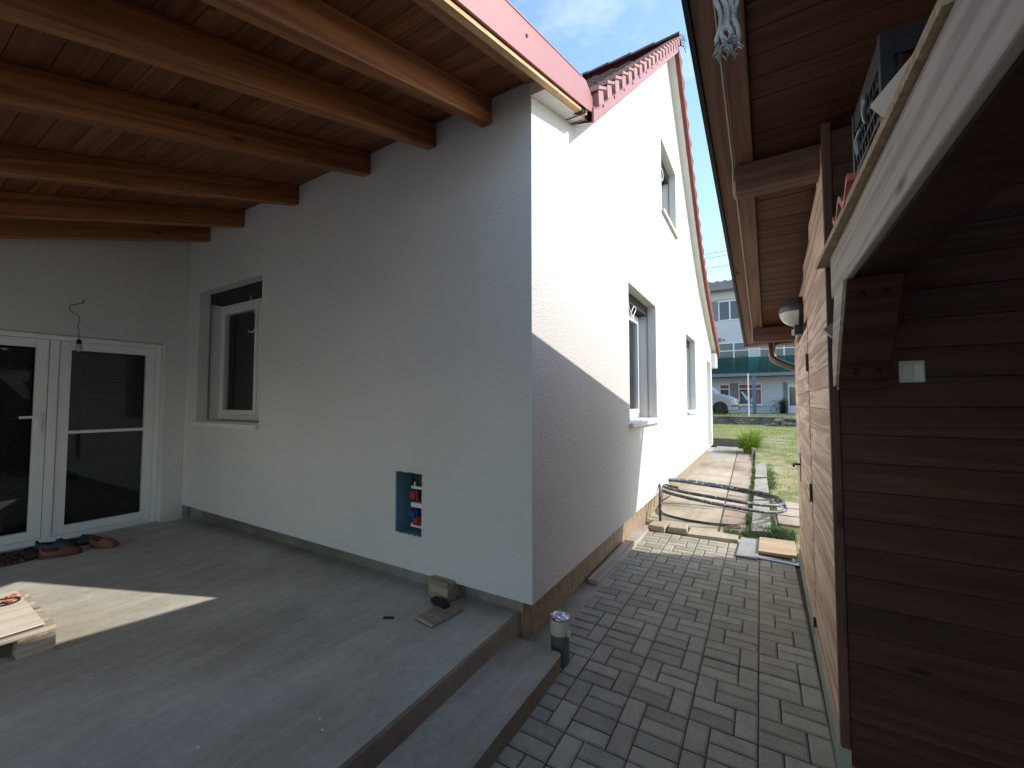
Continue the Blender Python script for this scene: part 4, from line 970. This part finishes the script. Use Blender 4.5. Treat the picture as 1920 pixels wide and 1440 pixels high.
tag(gr.build('grass', MT['grass']), 'short patchy sunlit grass of the lawn beyond the path', 'grass', kind='stuff')
gs = MB()
for i in range(5200):
    y = random.uniform(5.9, 14.5); side = random.random()
    x = random.gauss(-.175, .016) if side < .5 else random.gauss(.12, .05)
    if noise.noise((x * 2, y * 2.2, 9)) < -.15: continue
    if side >= .5 and 6.3 < y < 7.9 and x > .15: continue
    blade(gs, x, y, 0, random.uniform(.04, .11), random.uniform(.02, .06), random.uniform(0, 6.3), .010, 2)
tag(gs.build('grass_strip', MT['darkgrass']), 'narrow green grass tufts along both sides of the kerb stones', 'grass', kind='stuff')
tg = MB()
for i in range(2300):
    a, r_ = random.uniform(0, 6.3), abs(random.gauss(0, .5)); x, y = .10 + .30 * r_ * math.cos(a), 5.86 + .21 * r_ * math.sin(a)
    if x > .29: x = .29
    if y < 5.6: y = 5.6
    blade(tg, x, y, -.02, random.uniform(.08, .17), random.uniform(.05, .16), random.uniform(0, 6.3), .008, 3)
for i in range(500):
    x, y = random.uniform(-.42, -.1), 5.68 + random.uniform(-.07, .09); blade(tg, x, y, 0, random.uniform(.03, .08), random.uniform(.02, .05), random.uniform(0, 6.3), .006, 2)
tag(tg.build('grass_tuft', MT['darkgrass']), 'dense dark green grass tuft by the shed behind the wooden panel', 'grass')
lp = MB()
for i in range(900):
    a = random.uniform(0, 6.3); r_ = .16 * math.sqrt(random.random()); h_ = random.uniform(.45, 1.0)
    blade(lp, -.32 + r_ * math.cos(a), 14.7 + r_ * math.sin(a), .0, h_, random.uniform(.15, .78) * (1.25 - .35 * h_), a + random.uniform(-.5, .5), random.uniform(.018, .030), 8)
tag(lp.build('leafy_plant', MT['lily']), 'bright green clump of long arching leaves at the path end', 'plant')
bs = MB(); bs.tube([(-.22, 14.25, -.02), (-.21, 14.25, .22)], .05, 9); tag(bs.build('stump', MT['grey']), 'short grey wooden stump in front of the leafy clump', 'stump')

# low wall at path end, stone wall
lwall = MB(); lwall.box(-4.5, -.66, 16.38, 16.6, -.05, .28); tag(lwall.build('low_wall', concrete('old_wall', (.12, .10, .08), (.2, .17, .14)), bevel=.01), 'low dark brown garden wall closing the concrete path', 'wall')
swl = MB(); random.seed(15)
swl.cur = 0; swl.box(-14, 12, 27.22, 27.5, .1, .70)
swm = swl.build('retaining_wall', concrete('old_stone', (.13, .12, .10), (.24, .22, .19), sc=2)); tag(swm, 'low dark retaining wall of old concrete between lawn and road', 'wall')
cpw = MB(); cpw.box(-14, 12, 27.16, 27.56, .70, .755); cpw.build('coping', MT['kerb'], swm)
def rock(name, c, r_, label, group):
    bm = bmesh.new(); bmesh.ops.create_icosphere(bm, subdivisions=2, radius=1)
    for v in bm.verts:
        f = 1 + .28 * noise.noise((v.co.x * 1.5 + c[0] * 7, v.co.y * 1.5, v.co.z * 1.5)); v.co = Vector((v.co.x * r_[0] * f, v.co.y * r_[1] * f, v.co.z * r_[2] * f))
    me = bpy.data.meshes.new(name); bm.to_mesh(me); bm.free(); o = bpy.data.objects.new(name, me); C.objects.link(o); o.location = c; me.materials.append(stone_m); return tag(o, label, 'stone', group)
stone_m = concrete('field_stone', (.22, .20, .17), (.40, .37, .33), sc=1.5)
rk = [((1.35, 26.6, .68), (.42, .3, .12)), ((.85, 26.6, .55), (.3, .3, .13)), ((1.15, 26.5, .40), (.3, .25, .14)), ((1.65, 26.5, .36), (.3, .25, .16)), ((.62, 26.5, .36), (.22, .22, .10)), ((.25, 26.6, .32), (.12, .12, .06)), ((1.9, 26.7, .62), (.3, .3, .12))]
rkl = ['broad flat stone capping the heap by the shed edge', 'rounded stone at the upper left of the stone heap', 'middle stone under the flat capping stone of the heap', 'low stone at the right foot of the heap',
       'low stone at the left foot of the heap', 'small stone lying apart left of the heap', 'flat stone at the far right top of the heap, mostly behind the shed']
for i, (c, r_) in enumerate(rk): rock('field_stone', c, r_, rkl[i], 'field stones heaped against the retaining wall')
random.seed(16); ordn = ['first', 'second', 'third', 'fourth', 'fifth', 'sixth', 'seventh', 'eighth']
for i, x in enumerate(sorted(random.uniform(-2.2, .5) for _ in range(8))):
    rock('pale_stone', (x, 27.0, .30 + random.uniform(0, .28)), (.07, .05, .035), ordn[i] + ' from the left of the small pale stones by the retaining wall', 'small pale stones at the retaining wall')

# ------------------------------------------------------------------ far building
bldg = empty('apartment_building', 'grey-white three-storey building with green balcony screen beyond the garden', 'building', (0, 35, .75)); bldg.location = (0, 0, 0)
BM = dict(wall=plain('pale_render', (.56, .565, .575), .9, var=.03, vs=1), grey=plain('grey_panel', (.21, .215, .22), .8, var=.1), slate=plain('slate_paint', (.17, .19, .25), .7),
          roof=plain('far_tiles', (.26, .235, .22), .7, var=.3, vs=5), red=plain('red_strip', (.42, .06, .045), .6, var=.3, vs=8), white=plain('far_white', (.72, .73, .75), .5, var=.02), screen=None)
w = MB(); w.box(-16, 12, 35, 45, .75, 10.05); w.build('wall', BM['wall'], bldg)
r = MB()
for k in range(14):
    y0, y1 = lerp(34.4, 39.6, k / 14), lerp(34.4, 39.6, (k + 1) / 14); m_ = 290
    for j in range(m_):
        xa, xb = lerp(-16.5, 12.5, j / m_), lerp(-16.5, 12.5, (j + 1) / m_)
        f = lambda x, y, o_: (x, y, 10.1 + .36 * (y - 34.4) + .06 * math.cos(x * 2 * PI / .6) + o_)
        r.quad(f(xa, y0, .07), f(xb, y0, .07), f(xb, y1, 0), f(xa, y1, 0)); r.quad(f(xa, y0, .07), f(xb, y0, .07), f(xb, y0, -.03), f(xa, y0, -.03))
r.box(-16.5, 12.5, 34.4, 35.0, 9.95, 10.06); r.quad((-16.5, 39.6, 11.97), (12.5, 39.6, 11.97), (12.5, 46, 10), (-16.5, 46, 10))
ro = r.build('roof', BM['roof'], bldg)
gg = MB(); gg.tube([(-16.5, 34.33, 10.0), (12.5, 34.33, 10.0)], .09, 8); gg.build('gutter', BM['grey'], ro)
cn = MB(); cn.box(-16, 12, 34.9, 34.998, 9.35, 9.5); cn.build('cornice', BM['wall'], bldg)
def fwin(x0, x1, z0, z1, mulls=(), trans=None, mat_='farglass'):
    f = MB(); t = .07; y0, y1 = 34.95, 35.02
    f.box(x0, x1, y0, y1, z0 - t, z0); f.box(x0, x1, y0, y1, z1, z1 + t); f.box(x0 - t, x0, y0, y1, z0 - t, z1 + t); f.box(x1, x1 + t, y0, y1, z0 - t, z1 + t)
    for m_ in mulls: f.box(m_ - t * .7, m_ + t * .7, y0 + .002, y1, z0, z1)
    if trans: f.box(x0, x1, y0 + .004, y1, trans - t * .5, trans + t * .5)
    fo_ = f.build('window', BM['white'], bldg); p = MB(); p.box(x0, x1, 34.985, 34.995, z0, z1); p.build('pane', MT[mat_], fo_); return fo_
fwin(-2.55, -.35, 7.78, 9.15, (-1.85, -1.1)); fwin(1.2, 3.2, 7.78, 9.15, (2.2,)); fwin(-8, -5.8, 7.78, 9.15, (-6.9,)); fwin(5, 7, 7.78, 9.15, (6,))
p = MB(); p.box(-3.2, -2.66, 34.96, 34.998, 7.75, 9.25); p.build('shutter', BM['grey'], bldg)
fwin(-3.1, -.7, 3.7, 5.95, (-1.65,), 5.4); fwin(.05, 2.4, 3.7, 5.95, (.6, 1.5), 5.4); fwin(-8, -6, 3.7, 5.95, (-7,), 5.4); fwin(4, 6, 3.7, 5.95, (5,), 5.4)
v = MB(); v.tube([(-2.62, 34.93, 6.27), (-2.62, 35.0, 6.27)], .16, 14); v.tube([(-2.3, 34.94, 6.25), (-2.3, 35.0, 6.25)], .08, 12); v.build('vent', BM['grey'], bldg)
# ground floor
gw = fwin(-1.33, .02, 1.42, 2.82, (), 2.52); p = MB(); p.box(-1.30, -.01, 34.97, 34.984, 2.57, 2.79); p.build('red_panel', BM['red'], gw)
for a_, c_ in ((-1.33, -1.28), (-.07, .02)): p = MB(); p.box(a_, c_, 34.972, 34.983, 1.44, 2.46); p.build('red_jamb', BM['red'], gw)
p = MB(); p.prism([(-1.25, 2.3), (-1.15, 2.35), (-.85, 1.95), (-.78, 1.75), (-.9, 1.7)], 'Y', 34.974, 34.983); p.build('white_shape', BM['white'], gw); p = MB(); p.prism([(-.62, 1.7), (-.5, 2.0), (-.42, 2.35), (-.40, 1.6), (-.6, 1.55)], 'Y', 34.974, 34.983); p.build('white_shape', BM['white'], gw)  # flat white shapes set just before the pane
p = MB(); p.box(-1.5, .15, 34.86, 34.998, 1.26, 1.34); p.build('sill', BM['white'], gw)
gw2 = fwin(-2.6, -2.05, 1.42, 2.82, (), 2.52); p = MB(); p.box(-2.58, -2.07, 34.97, 34.984, 2.57, 2.79); p.build('red_panel', BM['red'], gw2)
p = MB(); p.box(-1.98, -1.42, 34.96, 34.998, 1.3, 2.95); p.build('shutter', BM['grey'], bldg)
p = MB(); p.box(1.40, 1.62, 34.95, 34.998, .76, 2.95); p.build('door_surround', BM['grey'], bldg)
p = MB(); p.box(1.64, 2.6, 34.95, 34.998, .76, 2.8); dd = p.build('door', BM['white'], bldg); p = MB(); p.box(1.75, 2.5, 34.94, 34.949, 1.3, 2.6); p.build('pane', MT['farglass'], dd)
# balcony
bc_ = MB(); bc_.box(-9, 12, 33.5, 34.999, 3.38, 3.55); bal = bc_.build('balcony', BM['grey'], bldg)
gm, gn, gl_, gp_ = mat('green_mesh'); gp_.inputs['Base Color'].default_value = (.012, .12, .10, 1); gp_.inputs['Roughness'].default_value = .5
v_ = coord(gn, gl_); tt_ = nse(gn, gl_, v_, 2.5, 3); rr_ = ramp(gn, [(.35, (.012, .07, .062)), (.7, (.025, .12, .105))]); gl_.new(tt_.outputs[0], rr_.inputs[0]); gl_.new(rr_.outputs[0], gp_.inputs['Base Color'])
tb_ = gn.new('ShaderNodeBsdfTransparent'); tb_.inputs[0].default_value = (.45, .70, .66, 1); ms_ = gn.new('ShaderNodeMixShader'); ms_.inputs[0].default_value = .55; gl_.new(gp_.outputs[0], ms_.inputs[1]); gl_.new(tb_.outputs[0], ms_.inputs[2]); gl_.new(ms_.outputs[0], gn['Material Output'].inputs[0])
p = MB(); p.box(-9, 12, 33.53, 33.54, 3.60, 4.72); p.build('screen', gm, bal)
p = MB()
for k in range(22): p.box(-9 + k, -8.96 + k, 33.55, 33.59, 3.56, 4.72)
p.box(-9, 12, 33.55, 33.58, 4.70, 4.73); p.box(-9, 12, 33.55, 33.57, 3.8, 3.82); p.build('railing', BM['grey'], bal)
p = MB(); p.box(-.50, -.26, 33.55, 33.80, .76, 3.38); p.build('column', BM['slate'], bal)
for k, (x, lab) in enumerate(((.15, 'left dark chair behind the green balcony screen'), (.95, 'right dark chair behind the green balcony screen'))):
    ch = empty('balcony_chair', lab, 'chair', (x, 34.1, 3.55), group='chairs on the balcony')
    q = MB(); q.box(-.25, .25, -.22, .25, .42, .47); q.build('seat', BM['grey'], ch); q = MB(); q.box(-.25, .25, .25, .29, .45, .98); q.build('backrest', BM['grey'], ch)
    for sx_ in (-.23, .21):
        for sy_ in (-.21, .25): q = MB(); q.box(sx_, sx_ + .03, sy_, sy_ + .03, 0, .42); q.build('leg', BM['grey'], ch)

# posts
p = MB(); p.tube([(-.60, 27.38, .5), (-.60, 27.38, 3.2)], .035, 8); pw_ = tag(p.build('fence_post', BM['white']), 'slim white metal post standing on the retaining wall', 'post')
# plants near wall edge
sh = MB(); random.seed(17)
for i in range(260):
    blade(sh, 1.36 + random.gauss(0, .06), 34.7 + random.gauss(0, .06), .75, random.uniform(.3, 1.25), random.uniform(.1, .5), random.uniform(0, 6.3), .06, 4)
tag(sh.build('pot_shrub', MT['darkgrass']), 'dark shrub beside the building door near the bicycle', 'shrub')
wgr = MB()
for i in range(2600): blade(wgr, random.uniform(-3, 2.5), random.uniform(27.5, 28.4), .75, random.uniform(.05, .18), random.uniform(.02, .1), random.uniform(0, 6.3), .03, 2)
tag(wgr.build('verge_grass', MT['grass']), 'grass growing behind the coping of the retaining wall', 'grass', kind='stuff')

# bicycle
bi = empty('bicycle', 'dark bicycle leaning by the pale building wall', 'bicycle', (1.02, 34.35, .75), .9); bi.scale = (.85, .85, .85)
def ring(mb, c, r_, t_, n_=22): mb.tube([(c[0] + r_ * math.cos(2 * PI * i / n_), c[1], c[2] + r_ * math.sin(2 * PI * i / n_)) for i in range(n_ + 1)], t_, 6, False)
for x in (-.5, .52):
    b = MB(); ring(b, (x, 0, .34), .33, .022); wo = b.build('wheel', MT['blackm'], bi)
    b = MB()
    for k in range(8): a = k * PI / 4; b.tube([(x, 0, .34), (x + .31 * math.cos(a), 0, .34 + .31 * math.sin(a))], .004, 4)
    b.build('spokes', MT['alu'], wo)
b = MB()
for a, c in (((-.5, .34), (-.38, .95)), ((-.4, .85), (.15, .85)), ((-.42, .72), (.02, .30)), ((.02, .30), (.18, .92)), ((.02, .30), (.52, .34)), ((.14, .8), (.52, .34))): b.tube([(a[0], 0, a[1]), (c[0], 0, c[1])], .018, 6)
b.build('frame', BM['slate'], bi)
b = MB(); b.tube([(-.38, 0, .95), (-.38, 0, 1.08)], .014, 6); b.tube([(-.42, -.27, 1.10), (-.38, 0, 1.08), (-.42, .27, 1.10)], .014, 6); b.build('handlebar', MT['blackm'], bi)
b = MB(); b.obox((.19, 0, .96), .26, .13, .05); b.build('saddle', MT['blackm'], bi, bevel=.015)

# ------------------------------------------------------------------ parked van
van = empty('parked_van', 'silver van parked on the road with its nose past the house corner', 'van', (-1.15, 28.9, .80))
silver = plain('silver_paint', (.34, .35, .37), .28, .6, var=.04, vs=1)
prof = [(0, .30), (.03, .62), (-.10, .95), (-.42, 1.12), (-1.05, 1.30), (-1.85, 2.02), (-2.3, 2.12), (-4.7, 2.12), (-4.9, 1.9), (-4.95, .4), (-4.8, .28), (-.1, .22)]
bm = bmesh.new(); lv = []
secs = [(-.9, .86), (-.86, .96), (-.6, 1.0), (0, 1.0), (.6, 1.0), (.86, .96), (.9, .86)]
for yv, s_ in secs:
    lv.append([bm.verts.new((lerp(-2.4, x, s_ if x > -1.2 else 1), yv * (.9 if z > 1.3 else 1.0), lerp(.3, z, s_))) for x, z in prof])
for a, b_ in zip(lv, lv[1:]):
    for i in range(len(prof)): j = (i + 1) % len(prof); bm.faces.new((a[i], a[j], b_[j], b_[i]))
bm.faces.new(lv[0]); bm.faces.new(lv[-1][::-1]); bmesh.ops.recalc_face_normals(bm, faces=bm.faces)
me = bpy.data.meshes.new('body'); bm.to_mesh(me); bm.free(); me.materials.append(silver); bo_ = bpy.data.objects.new('body', me); C.objects.link(bo_); bo_.parent = van
bv = bo_.modifiers.new('b', 'BEVEL'); bv.width = .05; bv.segments = 3
b = MB(); b.hexa([(-1.12, -.72, 1.34), (-1.12, .72, 1.34), (-1.86, .68, 2.0), (-1.86, -.68, 2.0), (-1.10, -.72, 1.36), (-1.10, .72, 1.36), (-1.84, .68, 2.03), (-1.84, -.68, 2.03)]); b.build('windscreen', plain('pale_screen', (.62, .63, .65), .2, .3, var=.25, vs=6), van)  # windscreen drawn in a pale mottled colour
b = MB(); b.hexa([(-1.25, -.855, 1.32), (-2.3, -.875, 1.32), (-2.3, -.815, 1.95), (-1.85, -.815, 1.95), (-1.25, -.835, 1.32), (-2.3, -.855, 1.32), (-2.3, -.80, 1.95), (-1.85, -.80, 1.95)]); b.build('side_window', MT['farglass'], van)
for x in (-.98, -3.9):
    for yv in (-.84, .84):
        b = MB(); b.tube([(x, yv - .09, .34), (x, yv + .09, .34)], .345, 24); wo = b.build('wheel', MT['blackm'], van, bevel=.02)
        s_ = -1 if yv < 0 else 1; b = MB(); b.tube([(x, yv + s_ * .091, .34), (x, yv + s_ * .097, .34)], .19, 16); b.build('rim', MT['dark'], wo)
        b = MB(); b.tube([(x, yv * 1.0, .36), (x, yv * 1.075, .36)], .43, 28); b.build('wheel_arch', MT['blackm'], van)
for yv in (-.62, .62):
    b = MB(); b.obox((-.12, yv, .80), .22, .30, .15, ry=.3); b.build('headlight', plain('lamp_glass', (.4, .42, .45), .1, var=.2, vs=20), van, bevel=.03)
b = MB(); b.box(-.02, .045, -.35, .35, .62, .78); b.box(-.0, .05, -.5, .5, .34, .5); b.build('grille', MT['black'], van, bevel=.01)
b = MB(); b.box(.045, .06, -.25, .25, .50, .61); b.build('number_plate', MT['pvc'], van)
b = MB(); b.box(-.35, .04, -.93, -.90, .50, .56); b.build('bumper_trim', MT['black'], van)

# overhead wires
labs = ['uppermost thin overhead wire crossing the sky gap', 'second overhead wire crossing the sky gap', 'lowest overhead wire crossing the sky gap']
for i, z in enumerate((12.05, 11.75, 11.05)):
    b = MB(); b.tube([(lerp(-25, 20, k / 12), 31, z - .3 + 1.2 * (k / 12 - .5) ** 2) for k in range(13)], .016, 5); tag(b.build('overhead_wire', MT['blackm']), labs[i], 'wire', 'overhead wires in the sky gap')
